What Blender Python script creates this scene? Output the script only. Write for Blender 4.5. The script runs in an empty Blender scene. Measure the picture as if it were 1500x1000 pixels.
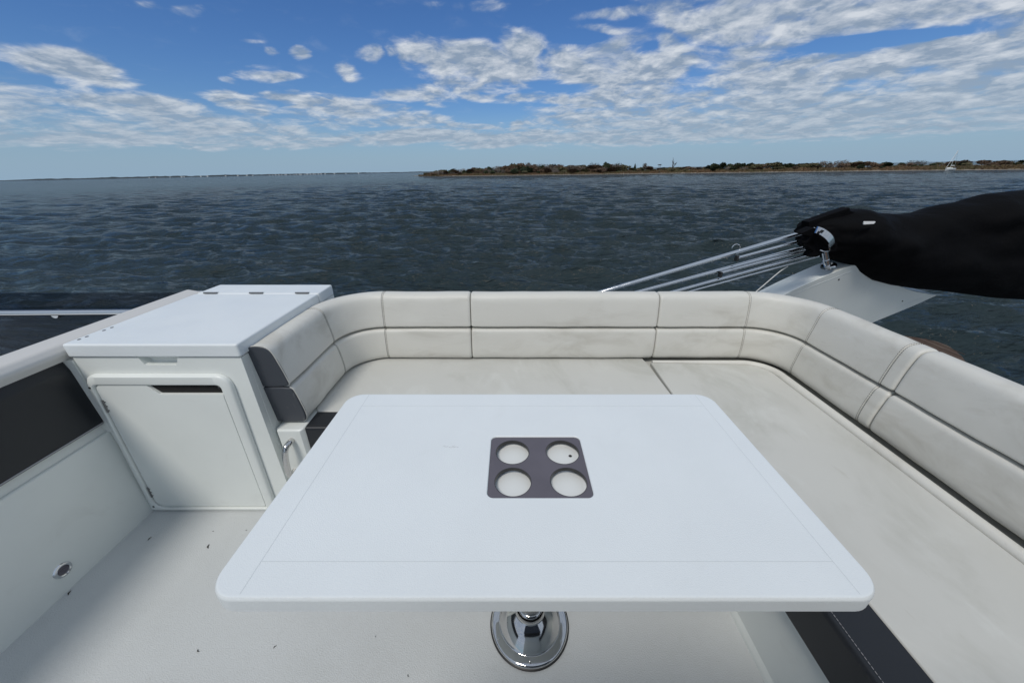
import bpy, bmesh, math, random
import numpy as np
from mathutils import Vector, Matrix, noise as mnoise
R = math.radians
scene = bpy.context.scene

# ------------------------------------------------------------------ camera, sky, sun, exposure
CAM_H = 5.0          # eye height above the water
DECK_EYE = 1.44      # eye height above the flybridge deck

def cam_axes(pitch, roll):
    c, s = math.cos(pitch), math.sin(pitch)
    right, up, back = Vector((1, 0, 0)), Vector((0, s, c)), Vector((0, -c, s))
    r2 = right * math.cos(roll) - up * math.sin(roll)
    u2 = up * math.cos(roll) + right * math.sin(roll)
    return Matrix((r2, u2, back)).transposed()

SEA = cam_axes(R(25.94), R(1.15))      # camera against the level sea
BOAT = cam_axes(R(25.4), 0.0)          # camera against the slightly heeling boat
HEEL = (Matrix.Translation((0, 0, CAM_H)) @ (SEA @ BOAT.transposed()).to_4x4()
        @ Matrix.Translation((0, 0, -DECK_EYE)))
cam_data = bpy.data.cameras.new('camera')
cam_data.sensor_width = 36
cam_data.lens = 36 * 515 / 1500
cam_data.clip_start = 0.05
cam_data.clip_end = 60000
cam = bpy.data.objects.new('camera', cam_data)
scene.collection.objects.link(cam)
cam.matrix_world = Matrix.Translation((0, 0, CAM_H)) @ SEA.to_4x4()
scene.camera = cam

scene.view_settings.view_transform = 'Standard'
scene.view_settings.look = 'None'
scene.view_settings.gamma = 1
scene.view_settings.exposure = 0.12
scene.cycles.max_bounces = 6
scene.cycles.transparent_max_bounces = 12

SUN_EL, SUN_AZ = 56, -157      # azimuth clockwise from +Y (the way the camera looks)
sd = bpy.data.lights.new('sun', 'SUN')
sd.energy = 1.7
sd.angle = R(14)
sd.color = (1, .95, .88)
sun = bpy.data.objects.new('sun', sd)
scene.collection.objects.link(sun)
sv = Vector((math.sin(R(SUN_AZ)) * math.cos(R(SUN_EL)), math.cos(R(SUN_AZ)) * math.cos(R(SUN_EL)), math.sin(R(SUN_EL))))
sun.rotation_euler = sv.to_track_quat('Z', 'Y').to_euler()
sun.location = (0, -6, 12)

BLOBS=[(-40,4.3,9,1.0,.7,0),(-28,4.2,8,1.0,.7,0),(-17,4.6,6,1.2,.6,0),(-33,6.0,6,.9,.5,0),(-8,4.6,7,1.2,.6,0),(5,5.6,7,1.4,.6,0),(-2,10.6,9,1.6,.6,0),(-44.4,9.35,3.85,1.26,1.1,-5.0),(-46.0,9.36,2.55,1.22,1,8.4),(-44.8,7.72,2.95,0.49,0.45,-0.9),(-47.0,9.78,2.45,0.99,0.6,9.2),(-43.7,6.54,5.75,0.91,0.85,-0.3),(-40.0,6.49,4.85,1.57,0.95,-3.0),(-45.6,4.96,3.2,0.69,0.6,-1.9),(-36.9,5.01,7.25,1.44,0.9,-1.0),(-43.4,3.5,9.7,0.97,0.9,1.6),(-34.9,3.27,9.7,0.83,0.7,1.1),(-40.6,7.03,3.15,0.6,0.7,-13.1),(-28.8,10.16,3.8,0.57,0.75,1.6),(-30.1,10.91,2.3,0.31,0.3,5.1),(-33.5,9.46,1.25,0.49,0.5,-13.0),(-27.5,12.21,1.1,0.49,0.5,5.1),(-25.0,12.43,0.95,0.56,0.8,4.7),(-29.6,13.0,1.65,0.35,0.35,5.9),(-32.3,7.63,3.3,0.52,0.85,-5.3),(-31.1,7.06,2.7,0.54,0.8,-1.3),(-26.8,7.95,4.05,0.75,0.9,0.1),(-21.6,7.47,7.2,1.15,0.9,-2.8),(-22.6,6.21,8.75,1.03,0.6,-2.2),(-17.2,6.55,6.0,1.06,0.6,-0.8),(-29.0,4.95,6.5,1.0,0.75,1.6),(-26.4,3.69,12.3,0.9,0.8,1.6),(-35.3,6.05,3.75,0.91,0.7,-10.4),(-17.4,13.13,1.75,1.03,0.8,12.0),(-20.0,10.92,1.55,0.94,0.75,-24.0),(-14.3,13.6,1.15,0.77,0.6,2.4),(-12.5,13.28,1.35,1.7,0.8,10.9),(-34.6,15.24,1.7,0.62,0.5,17.9),(-37.5,14.95,1.55,0.41,0.35,9.7),(-2.6,17.54,3.8,0.71,0.45,0.0),(-9.2,17.67,2.05,0.46,0.3,2.0),(-9.8,12.9,4.25,1.87,1,-18.5),(-4.6,12.96,6.6,1.61,1.05,0.2),(1.6,13.57,3.55,1.99,1.05,5.9),(-0.6,11.91,8.0,2.08,1,-4.4),(-5.7,10.17,5.4,1.3,0.8,-4.3),(-12.1,9.02,5.7,1.02,0.85,1.0),(-7.6,8.84,2.3,0.6,0.5,0.3),(-3.4,8.91,3.2,0.75,0.85,-0.5),(2.0,8.53,4.65,0.68,0.8,-1.2),(9.0,8.02,5.45,0.98,0.85,-2.2),(-13.3,6.14,6.25,1.25,0.8,0.3),(-6.0,5.59,4.7,0.57,0.8,-0.5),(1.1,5.58,1.35,0.81,0.8,-1.1),(-11.8,4.24,10.0,0.9,1.15,-0.2),(1.5,3.93,14.2,1.17,1.05,-1.0),(14.8,3.65,10.75,1.14,1,-1.9),(13.8,12.36,5.9,2.0,0.9,5.1),(14.0,10.66,9.35,1.95,1,1.0),(20.5,11.19,6.3,2.25,1,-5.0),(7.9,11.33,5.3,2.37,0.9,-2.5),(16.8,8.37,10.1,2.47,0.95,1.1),(14.5,5.88,12.3,2.33,0.85,-2.4),(25.5,8.42,6.05,3.42,0.8,-5.0),(12.3,15.01,4.15,0.56,0.55,-7.6),(20.5,13.27,2.7,1.12,0.9,-23.7),(15.7,16.52,7.1,0.7,0.7,-1.6),(22.0,15.0,6.65,1.52,0.9,-17.3),(25.9,13.38,4.95,1.19,0.7,-16.1),(29.5,14.54,10.4,1.89,1,-3.6),(34.2,12.73,5.4,1.22,1,-3.8),(39.9,12.95,11.3,1.33,1,-8.3),(34.2,14.78,17.6,0.94,0.9,-10.6),(46.8,11.25,4.9,1.42,0.9,-12.0),(29.9,10.63,5.4,1.61,1,3.8),(34.4,10.23,4.9,1.07,1,-7.7),(33.0,8.63,8.4,2.52,1,-1.2),(38.7,8.77,6.7,1.75,1,-0.8),(43.1,8.91,5.35,1.73,1.05,3.0),(46.5,8.8,3.85,1.63,1,0.5),(49.6,8.45,3.4,1.92,1,-0.1),(36.9,5.43,15.95,2.97,0.95,-5.2),(44.6,5.79,8.7,2.84,1,-3.0),(50.2,5.08,4.65,2.58,1,-3.5),(29.4,3.97,18.9,1.89,0.95,-3.2),(45.6,2.88,10.7,1.3,0.9,-4.2),(51.9,2.38,3.75,1.27,0.9,-4.6),(21.4,5.53,8.25,2.56,0.9,-3.3),(-50.2,6.04,3.35,2.02,0.7,6.1),(-51.8,3.44,2.9,1.04,0.7,2.9),(38.9,10.8,9.2,0.61,-0.9,-0.7),(23.7,10.04,1.7,1.46,-0.5,-14.3),(-0.8,7.12,2.8,1.25,-0.6,-0.9),(17.0,13.09,2.45,0.64,-0.4,-4.8),(23.2,8.76,1.95,0.69,-0.5,-4.5),(10.3,14.2,3.35,0.63,-0.5,-3.2),(41.4,6.73,2.6,0.71,-0.35,-7.1),(-18.3,5.16,2.15,0.39,-0.5,0.7),(7.1,9.58,3.65,0.58,-0.4,-2.1)]
SKYLINE=[(-13.1,-0.42),(-11.8,-0.05),(-10.4,0.23),(-8.4,0.33),(-4.5,0.53),(-1.5,0.61),(0.7,0.93),(2.5,1.12),(4.5,0.9),(7.4,0.71),(10.4,0.57),(13.2,0.77),(15.5,0.8),(16.5,0.53),(16.9,-0.08),(18.4,-0.11),(19.2,0.55),(20.1,0.2),(21,-0.16),(22.8,-0.19),(24.8,-0.06),(26.6,-0.1),(27.3,0.37),(28.6,0.41),(29.9,0.31),(31,0.36),(32.5,0.17),(33.8,0.28),(35,0.51),(35.9,0.23),(37.8,0.19),(38.7,0.3),(40.1,0.5),(41.3,0.23),(42.4,0.46),(43.3,0.05),(44.1,-0.1),(45.1,-0.06),(45.6,-0.01),(46.1,0.28),(46.8,-0.1),(47.9,-0.13),(48.3,0.1),(49.5,0.18),(52.8,-0.03)]
SHORE=[(-13.1,563),(-10.5,478),(-4.5,432),(0.5,409),(10.4,376),(24.1,362),(32,359),(38.7,365),(44.4,368),(49.8,369),(53.1,372)]


def N(nt, typ, ins=None, **kw):
    n = nt.nodes.new(typ)
    for k, v in kw.items():
        setattr(n, k, v)
    for k, v in (ins or {}).items():
        s = n.inputs[k]
        if isinstance(v, bpy.types.NodeSocket):
            nt.links.new(v, s)
        else:
            s.default_value = v
    return n

def math_(nt, op, a, b=None, c=None, clamp=False):
    n = nt.nodes.new('ShaderNodeMath'); n.operation = op; n.use_clamp = clamp
    for i, v in enumerate((a, b, c)):
        if v is None: continue
        if isinstance(v, bpy.types.NodeSocket): nt.links.new(v, n.inputs[i])
        else: n.inputs[i].default_value = v
    return n.outputs[0]

def maprange(nt, v, a, b, c=0.0, d=1.0, smooth=True):
    n = nt.nodes.new('ShaderNodeMapRange'); n.clamp = True
    if smooth: n.interpolation_type = 'SMOOTHSTEP'
    nt.links.new(v, n.inputs['Value'])
    for k, x in zip(('From Min', 'From Max', 'To Min', 'To Max'), (a, b, c, d)):
        n.inputs[k].default_value = x
    return n.outputs[0]

def mixrgb(nt, f, a, b, blend='MIX'):
    n = nt.nodes.new('ShaderNodeMix'); n.data_type = 'RGBA'; n.blend_type = blend
    for s, v in ((n.inputs[0], f), (n.inputs[6], a), (n.inputs[7], b)):
        if isinstance(v, bpy.types.NodeSocket): nt.links.new(v, s)
        elif s.type == 'VALUE': s.default_value = v
        else: s.default_value = (*v, 1) if len(v) == 3 else v
    return n.outputs[2]

def build_world():
    w = bpy.data.worlds.new('World'); scene.world = w; w.use_nodes = True
    nt = w.node_tree; nt.nodes.clear()
    out = nt.nodes.new('ShaderNodeOutputWorld')
    bg = nt.nodes.new('ShaderNodeBackground'); bg.inputs['Strength'].default_value = 0.1
    nt.links.new(bg.outputs[0], out.inputs[0])
    sky = N(nt, 'ShaderNodeTexSky', sky_type='NISHITA', sun_disc=False, sun_elevation=R(SUN_EL),
            sun_rotation=R(SUN_AZ), altitude=0, air_density=1.0, dust_density=0.6, ozone_density=2.2)
    tc = nt.nodes.new('ShaderNodeTexCoord')
    sep = N(nt, 'ShaderNodeSeparateXYZ', {0: tc.outputs['Generated']})
    x, y, z = sep.outputs
    az = math_(nt, 'MULTIPLY', math_(nt, 'ARCTAN2', x, y), 57.2958)
    el = math_(nt, 'MULTIPLY', math_(nt, 'ARCSINE', z), 57.2958)
    zz = math_(nt, 'ADD', math_(nt, 'MAXIMUM', z, 0.0), 0.155)
    px = math_(nt, 'DIVIDE', x, zz); py = math_(nt, 'DIVIDE', y, zz)
    plane = N(nt, 'ShaderNodeCombineXYZ', {0: px, 1: py, 2: 0.0}).outputs[0]
    # upward-shifted copy of the cloud plane: where it is emptier the cloud's top is lit
    zz2 = math_(nt, 'ADD', zz, 0.015)
    plane2 = N(nt, 'ShaderNodeCombineXYZ', {0: math_(nt, 'DIVIDE', x, zz2), 1: math_(nt, 'DIVIDE', y, zz2), 2: 0.0}).outputs[0]
    warp = N(nt, 'ShaderNodeTexNoise', {'Vector': plane, 'Scale': 2.2, 'Detail': 3.0})
    wv = N(nt, 'ShaderNodeVectorMath', {0: warp.outputs['Color'], 1: (.5, .5, .5)}, operation='SUBTRACT').outputs[0]
    # soft individually placed cloud banks (azimuth, elevation in degrees)
    ae = N(nt, 'ShaderNodeCombineXYZ', {0: az, 1: el, 2: 0.0}).outputs[0]
    wsm = N(nt, 'ShaderNodeVectorMath', {0: wv, 1: (5.0, 2.4, 0)}, operation='MULTIPLY').outputs[0]
    aew = N(nt, 'ShaderNodeVectorMath', {0: ae, 1: wsm}, operation='ADD').outputs[0]
    cov = None; neg = None; prev = None
    for a, e, ra, re_, wt, sl in BLOBS:
        mp = nt.nodes.new('ShaderNodeMapping'); mp.vector_type = 'TEXTURE'
        mp.inputs['Location'].default_value = (a, e, 0)
        mp.inputs['Rotation'].default_value = (0, 0, R(sl))
        mp.inputs['Scale'].default_value = (ra * 1.25, re_ * 1.25, 1)
        # each bank reads the sum so far (times almost nothing), which keeps the node stack short
        av = aew if prev is None else N(nt, 'ShaderNodeVectorMath', {0: prev, 1: (1e-6, 1e-6, 0), 2: aew}, operation='MULTIPLY_ADD').outputs[0]
        nt.links.new(av, mp.inputs['Vector'])
        ln = N(nt, 'ShaderNodeVectorMath', {0: mp.outputs[0]}, operation='LENGTH').outputs['Value']
        v = maprange(nt, ln, 1.25, 0.25, 0.0, abs(wt))
        if wt > 0: cov = v if cov is None else math_(nt, 'SMOOTH_MAX', cov, v, 0.15)
        else: neg = v if neg is None else math_(nt, 'MAXIMUM', neg, v)
        prev = cov if wt > 0 else neg
    cov = math_(nt, 'SUBTRACT', cov, neg)
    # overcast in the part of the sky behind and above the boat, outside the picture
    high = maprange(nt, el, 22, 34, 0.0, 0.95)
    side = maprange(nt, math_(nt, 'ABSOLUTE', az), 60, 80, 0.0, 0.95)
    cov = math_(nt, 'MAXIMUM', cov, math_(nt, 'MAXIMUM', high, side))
    hz = maprange(nt, el, 1.6, 3.2)
    cov = math_(nt, 'MULTIPLY', cov, hz)
    def cloud_noise(vec):
        v2 = N(nt, 'ShaderNodeVectorMath', {0: N(nt, 'ShaderNodeVectorMath', {0: wv, 1: (.35, .35, .35)}, operation='MULTIPLY').outputs[0], 1: vec}, operation='ADD').outputs[0]
        a = N(nt, 'ShaderNodeTexNoise', {'Vector': v2, 'Scale': 5.6, 'Detail': 6.0, 'Roughness': .58}).outputs['Fac']
        return a
    n1 = cloud_noise(plane); n2 = cloud_noise(plane2)
    dens = math_(nt, 'ADD', n1, math_(nt, 'MULTIPLY', cov, 0.58))
    alpha = maprange(nt, dens, 0.60, 1.08)
    alpha = math_(nt, 'MULTIPLY', alpha, maprange(nt, cov, 0.02, 0.4))
    lit = math_(nt, 'MULTIPLY_ADD', math_(nt, 'SUBTRACT', n1, n2), 2.8, 0.42)
    fine = N(nt, 'ShaderNodeTexNoise', {'Vector': plane, 'Scale': 19.0, 'Detail': 3.0, 'Roughness': .6}).outputs['Fac']
    lit = math_(nt, 'ADD', lit, math_(nt, 'MULTIPLY_ADD', fine, 0.9, -0.45))
    # the thick middle of a bank is greyer than its rims
    thick = maprange(nt, dens, 0.85, 1.2)
    lit = math_(nt, 'SUBTRACT', lit, math_(nt, 'MULTIPLY', thick, 0.16), clamp=True)
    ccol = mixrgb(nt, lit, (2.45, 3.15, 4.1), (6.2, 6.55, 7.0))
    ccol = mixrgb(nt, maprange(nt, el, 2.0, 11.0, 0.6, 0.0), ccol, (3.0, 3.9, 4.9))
    hs = N(nt, 'ShaderNodeHueSaturation', {'Saturation': 1.15, 'Value': 1.0, 'Color': sky.outputs[0]}).outputs[0]
    skyc = mixrgb(nt, 1.0, hs, (.46, .62, .86), 'MULTIPLY')
    # pale band of hazy air along the horizon
    band = maprange(nt, el, -1.0, 8.5, 0.9, 0.0)
    skyc = mixrgb(nt, band, skyc, (2.65, 3.85, 5.1))
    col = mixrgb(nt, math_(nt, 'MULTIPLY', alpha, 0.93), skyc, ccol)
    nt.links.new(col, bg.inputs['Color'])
build_world()

# ------------------------------------------------------------------ materials
def mat(name, col=(.8, .8, .8), rough=.5, metal=0.0, spec=.5, bump=None, vary=None, coat=0.0, stains=None, sheen=0.0, rvar=None):
    """bump = [(scale, strength, distance), ...]; vary = (scale, amount); stains = [(scale, colour, lo, hi, amount, stretch), ...]"""
    m = bpy.data.materials.new(name); m.use_nodes = True
    nt = m.node_tree; b = nt.nodes['Principled BSDF']
    b.inputs['Base Color'].default_value = (*col, 1)
    b.inputs['Roughness'].default_value = rough
    b.inputs['Metallic'].default_value = metal
    b.inputs['Specular IOR Level'].default_value = spec
    b.inputs['Coat Weight'].default_value = coat
    if sheen: b.inputs['Sheen Weight'].default_value = sheen
    tc = nt.nodes.new('ShaderNodeTexCoord').outputs['Object']
    c = None
    if vary:
        n = N(nt, 'ShaderNodeTexNoise', {'Vector': tc, 'Scale': vary[0], 'Detail': 4.0})
        f = maprange(nt, n.outputs['Fac'], .3, .7)
        lo = tuple(x * (1 - vary[1]) for x in col)
        c = mixrgb(nt, f, lo, col)
    for (sc, scol, lo, hi, amt, st) in (stains or []):
        mp = N(nt, 'ShaderNodeMapping', {'Vector': tc, 'Scale': st, 'Location': (sc * 1.7, 3.1, .4)})
        n = N(nt, 'ShaderNodeTexNoise', {'Vector': mp.outputs[0], 'Scale': sc, 'Detail': 6.0, 'Roughness': .62, 'Distortion': .7})
        f = math_(nt, 'MULTIPLY', maprange(nt, n.outputs['Fac'], lo, hi), amt)
        c = mixrgb(nt, f, c if c is not None else col, scol)
    if c is not None: nt.links.new(c, b.inputs['Base Color'])
    if rvar:
        n = N(nt, 'ShaderNodeTexNoise', {'Vector': tc, 'Scale': rvar[0], 'Detail': 5.0})
        nt.links.new(maprange(nt, n.outputs['Fac'], .3, .7, rvar[1], rvar[2]), b.inputs['Roughness'])
    prev = None
    for (sc, stg, dist) in (bump or []):
        n = N(nt, 'ShaderNodeTexNoise', {'Vector': tc, 'Scale': sc, 'Detail': 3.0})
        bp = N(nt, 'ShaderNodeBump', {'Strength': stg, 'Distance': dist, 'Height': n.outputs['Fac']})
        if prev is not None: nt.links.new(prev, bp.inputs['Normal'])
        prev = bp.outputs[0]
    if prev is not None: nt.links.new(prev, b.inputs['Normal'])
    return m

M = {}
M['gel'] = mat('white_gelcoat', (.79, .82, .79), .34, bump=[(90, .15, .002)], vary=(3, .05), stains=[(5, (.5, .5, .46), .56, .8, .25, (1, 1, 1))])
M['gel_top'] = mat('table_gelcoat', (.77, .81, .82), .36, bump=[(420, .4, .0016), (8, .1, .002)], vary=(4, .03), rvar=(6, .30, .42), stains=[(7, (.66, .69, .69), .58, .85, .3, (1, 1, 1)), (30, (.55, .56, .55), .74, .80, .35, (.4, 1, 1))])
M['floor'] = mat('nonskid_floor', (.58, .60, .60), .6, bump=[(260, .55, .003), (700, .3, .001)], vary=(2.5, .06),
                 stains=[(2.2, (.49, .51, .50), .5, .75, .5, (1, 1, 1)), (16, (.38, .38, .35), .66, .8, .3, (1, 1, 1))])
M['vinyl'] = mat('offwhite_vinyl', (.66, .65, .60), .5, bump=[(350, .12, .001), (7, .25, .006)], vary=(2, .04),
                 stains=[(3.4, (.46, .44, .385), .46, .72, .65, (.6, 1, 1.6)), (8, (.70, .70, .66), .52, .75, .45, (.5, 1, 2.2)), (26, (.36, .33, .27), .63, .8, .35, (.35, 1, 2.5))])
M['vinyl_seat'] = mat('offwhite_seat_vinyl', (.58, .58, .545), .5, bump=[(350, .12, .001), (5, .3, .008)], vary=(2, .04),
                 stains=[(2.4, (.43, .43, .385), .47, .72, .65, (1, .7, 1)), (6, (.66, .67, .64), .52, .75, .5, (1, .6, 1)), (20, (.36, .34, .28), .64, .8, .35, (1, .35, 1))])
M['dark'] = mat('charcoal_vinyl', (.035, .038, .046), .42, bump=[(300, .15, .001), (9, .2, .004)], stains=[(9, (.12, .12, .13), .58, .75, .35, (1, 1, .5))])
M['darker'] = mat('black_vinyl', (.012, .014, .018), .4, bump=[(300, .15, .001)])
M['endgrey'] = mat('slate_vinyl', (.052, .058, .070), .45, bump=[(300, .15, .001)], stains=[(14, (.2, .2, .21), .60, .72, .5, (1, 1, .6))])
M['thread'] = mat('grey_thread', (.055, .05, .045), .8)
M['lightthread'] = mat('white_thread', (.36, .36, .37), .8)
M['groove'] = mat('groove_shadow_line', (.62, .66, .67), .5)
M['chrome'] = mat('polished_stainless', (.62, .61, .60), .06, 1.0, rvar=(9, .04, .12))
M['steel'] = mat('stainless_tube', (.72, .73, .74), .1, 1.0, rvar=(14, .07, .16))
M['canvas'] = mat('black_canvas', (.0018, .0019, .0026), .8, spec=.10, bump=[(9, .5, .03), (300, .3, .001)])
M['slot_shade'] = mat('painted_slot_shade', (.01, .01, .01), .9)
M['plate'] = mat('grey_plastic_plate', (.125, .115, .135), .42, bump=[(200, .1, .001)], vary=(12, .12))
M['tray'] = mat('white_tray', (.74, .76, .75), .35)
M['hull'] = mat('white_hull', (.7, .72, .72), .3)
M['coaming'] = mat('pale_grey_coaming', (.62, .61, .585), .42, bump=[(60, .1, .002)])
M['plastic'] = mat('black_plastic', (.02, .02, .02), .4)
M['scuff'] = mat('grey_scuff', (.45, .47, .48), .7)
M['hinge'] = mat('tarnished_steel', (.22, .22, .22), .35, .8)
M['tag'] = mat('white_tag', (.75, .75, .75), .5)
M['cord'] = mat('pale_cord', (.62, .62, .6), .7)
M['fleck'] = mat('dark_fleck', (.04, .035, .025), .9)
M['teak'] = mat('weathered_teak', (.085, .055, .042), .65, bump=[(60, .3, .003)], stains=[(5, (.13, .10, .075), .45, .7, .8, (1, 1, 1))])
M['caulk'] = mat('deck_caulk', (.05, .03, .02), .7)
def smoked():
    m = bpy.data.materials.new('smoked_acrylic'); m.use_nodes = True
    nt = m.node_tree; nt.nodes.clear(); o = nt.nodes.new('ShaderNodeOutputMaterial')
    t = N(nt, 'ShaderNodeBsdfTransparent', {'Color': (.60, .62, .66, 1)})
    g = N(nt, 'ShaderNodeBsdfGlossy', {'Color': (.8, .8, .8, 1), 'Roughness': .03})
    fr = N(nt, 'ShaderNodeFresnel', {'IOR': 1.12})
    mx = N(nt, 'ShaderNodeMixShader', {0: fr.outputs[0], 1: t.outputs[0], 2: g.outputs[0]})
    nt.links.new(mx.outputs[0], o.inputs[0]); return m
M['smoked'] = smoked()

# ------------------------------------------------------------------ object helpers
BASES = {}
BOAT_TOPS = []

def link(name, me, parent=None, loc=(0, 0, 0)):
    o = bpy.data.objects.new(name, me); scene.collection.objects.link(o)
    if parent is not None: o.parent = parent
    else: o.location = loc
    return o

def tag(o, label=None, cat=None, group=None, kind=None):
    for k, v in (('label', label), ('category', cat), ('group', group), ('kind', kind)):
        if v: o[k] = v
    return o

def finish(bm, name, m, sharp=35):
    bmesh.ops.recalc_face_normals(bm, faces=bm.faces)
    for f in bm.faces: f.smooth = True
    lim = R(sharp)
    for e in bm.edges:
        if len(e.link_faces) == 2 and e.calc_face_angle(0) > lim: e.smooth = False
    me = bpy.data.meshes.new(name); bm.to_mesh(me); bm.free()
    ms = m if isinstance(m, (list, tuple)) else [m]
    for x in ms: me.materials.append(x)
    return me

def thing(name, label, cat, base=(0, 0, 0), group=None, boat=True):
    o = link(name, None, None, base); o.empty_display_size = .1
    tag(o, label, cat, group); BASES[o.name] = Vector(base)
    if boat: BOAT_TOPS.append(o)
    return o

def flat_normals(o):
    wn = o.modifiers.new('weighted_normal', 'WEIGHTED_NORMAL'); wn.keep_sharp = True; wn.weight = 80

def part(name, bm, m, parent, label=None, sharp=35):
    """bm is in boat coordinates; it becomes a child of parent"""
    b = BASES[parent.name]
    bmesh.ops.translate(bm, verts=bm.verts, vec=-b)
    o = link(name, finish(bm, name, m, sharp), parent)
    BASES[o.name] = b
    flat_normals(o)
    if label: o['label'] = label
    return o

def single(name, bm, m, label=None, cat=None, base=(0, 0, 0), group=None, kind=None, boat=True, sharp=35):
    bmesh.ops.translate(bm, verts=bm.verts, vec=-Vector(base))
    o = link(name, finish(bm, name, m, sharp), None, base)
    tag(o, label, cat, group, kind); BASES[o.name] = Vector(base)
    if boat: flat_normals(o)
    if boat: BOAT_TOPS.append(o)
    return o

def NB(): return bmesh.new()

def merge(dst, src):
    me = bpy.data.meshes.new('tmp'); src.to_mesh(me); src.free(); dst.from_mesh(me); bpy.data.meshes.remove(me)

def box(bm, lo, hi, bev=0.0, seg=3):
    t = NB(); bmesh.ops.create_cube(t, size=1)
    c = [(a + b) / 2 for a, b in zip(lo, hi)]; s = [b - a for a, b in zip(lo, hi)]
    for v in t.verts: v.co = Vector([v.co[i] * s[i] + c[i] for i in range(3)])
    if bev: bmesh.ops.bevel(t, geom=t.edges[:], offset=bev, segments=seg, affect='EDGES', profile=.5)
    merge(bm, t)

def prism(bm, pts, d0, d1, axis='z', bev=0.0, seg=3, which='both'):
    """pts 2-D outline; axis z: (x,y); axis y: (x,z); axis x: (y,z)"""
    t = NB()
    def P(p, d): return {'z': (p[0], p[1], d), 'y': (p[0], d, p[1]), 'x': (d, p[0], p[1])}[axis]
    a = [t.verts.new(P(p, d0)) for p in pts]; b = [t.verts.new(P(p, d1)) for p in pts]
    n = len(pts)
    fa = t.faces.new(a); fb = t.faces.new(b[::-1])
    for i in range(n): t.faces.new((a[i], b[i], b[(i + 1) % n], a[(i + 1) % n]))
    bmesh.ops.recalc_face_normals(t, faces=t.faces)
    if bev:
        es = set()
        if which in ('both', 'hi'): es |= set(fb.edges)
        if which in ('both', 'lo'): es |= set(fa.edges)
        bmesh.ops.bevel(t, geom=list(es), offset=bev, segments=seg, affect='EDGES', profile=.5, clamp_overlap=True)
    merge(bm, t)

def rrect(x0, y0, x1, y1, r, n=8):
    o = []
    for cx, cy, a in ((x1 - r, y1 - r, 0), (x0 + r, y1 - r, 90), (x0 + r, y0 + r, 180), (x1 - r, y0 + r, 270)):
        for i in range(n + 1):
            t = R(a + 90 * i / n); o.append((cx + r * math.cos(t), cy + r * math.sin(t)))
    return o

def rpoly(pts, r, n=6):
    """round the corners of a polygon; r is a number or one per corner"""
    o = []; m = len(pts)
    for i, p in enumerate(pts):
        rr = r[i] if isinstance(r, (list, tuple)) else r
        p = Vector(p); a = (Vector(pts[i - 1]) - p); b = (Vector(pts[(i + 1) % m]) - p)
        if rr <= 0: o.append(tuple(p)); continue
        la, lb = a.length, b.length; a.normalize(); b.normalize()
        d = min(rr / max(math.tan(a.angle(b) / 2), .01), la * .49, lb * .49)
        s, e = p + a * d, p + b * d
        for k in range(n + 1):
            t = k / n; o.append(tuple(s * (1 - t) ** 2 + p * 2 * t * (1 - t) + e * t ** 2))
    return o

def ring_plate(bm, outer, inner, d0, d1, axis='z'):
    """plate with one hole; outlines with the same number of points"""
    def P(p, d): return {'z': (p[0], p[1], d), 'y': (p[0], d, p[1]), 'x': (d, p[0], p[1])}[axis]
    n = len(outer)
    L = [[bm.verts.new(P(p, d)) for p in o] for o, d in ((outer, d0), (outer, d1), (inner, d1), (inner, d0))]
    for k in range(4):
        A, B = L[k], L[(k + 1) % 4]
        for i in range(n): bm.faces.new((A[i], B[i], B[(i + 1) % n], A[(i + 1) % n]))

def tube(bm, path, r, n=14, caps=True):
    path = [Vector(p) for p in path]; rings = []
    t0 = (path[1] - path[0]).normalized()
    up = Vector((0, 0, 1)) if abs(t0.z) < .9 else Vector((1, 0, 0))
    x = t0.cross(up).normalized()
    for i, p in enumerate(path):
        t = ((path[min(i + 1, len(path) - 1)] - path[max(i - 1, 0)])).normalized()
        x = (x - t * x.dot(t)).normalized(); y = t.cross(x)
        rr = r[i] if isinstance(r, (list, tuple)) else r
        rings.append([bm.verts.new(p + (x * math.cos(2 * math.pi * k / n) + y * math.sin(2 * math.pi * k / n)) * rr) for k in range(n)])
    for a, b in zip(rings, rings[1:]):
        for k in range(n): bm.faces.new((a[k], a[(k + 1) % n], b[(k + 1) % n], b[k]))
    if caps: bm.faces.new(rings[0][::-1]); bm.faces.new(rings[-1])

def smooth_path(pts, n=8, closed=False):
    pts = [Vector(p) for p in pts]; o = []
    m = len(pts)
    for i in range(m if closed else m - 1):
        if closed: p0, p1, p2, p3 = pts[i - 1], pts[i], pts[(i + 1) % m], pts[(i + 2) % m]
        else: p0, p1, p2, p3 = pts[max(i - 1, 0)], pts[i], pts[i + 1], pts[min(i + 2, m - 1)]
        for k in range(n):
            t = k / n
            o.append(.5 * ((2 * p1) + (p2 - p0) * t + (2 * p0 - 5 * p1 + 4 * p2 - p3) * t * t + (3 * p1 - p0 - 3 * p2 + p3) * t ** 3))
    if not closed: o.append(pts[-1])
    return o

def lathe(bm, prof, c, n=64, axis=Vector((0, 0, 1)), xdir=Vector((1, 0, 0))):
    """prof = [(radius, height)]"""
    c = Vector(c); ydir = axis.cross(xdir); L = []
    for r, h in prof:
        if r < 1e-6: L.append([bm.verts.new(c + axis * h)])
        else: L.append([bm.verts.new(c + axis * h + (xdir * math.cos(2 * math.pi * k / n) + ydir * math.sin(2 * math.pi * k / n)) * r) for k in range(n)])
    for a, b in zip(L, L[1:]):
        for k in range(n):
            j = (k + 1) % n
            if len(a) == 1 and len(b) == 1: continue
            if len(a) == 1: bm.faces.new((a[0], b[k], b[j]))
            elif len(b) == 1: bm.faces.new((a[k], a[j], b[0]))
            else: bm.faces.new((a[k], a[j], b[j], b[k]))

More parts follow.
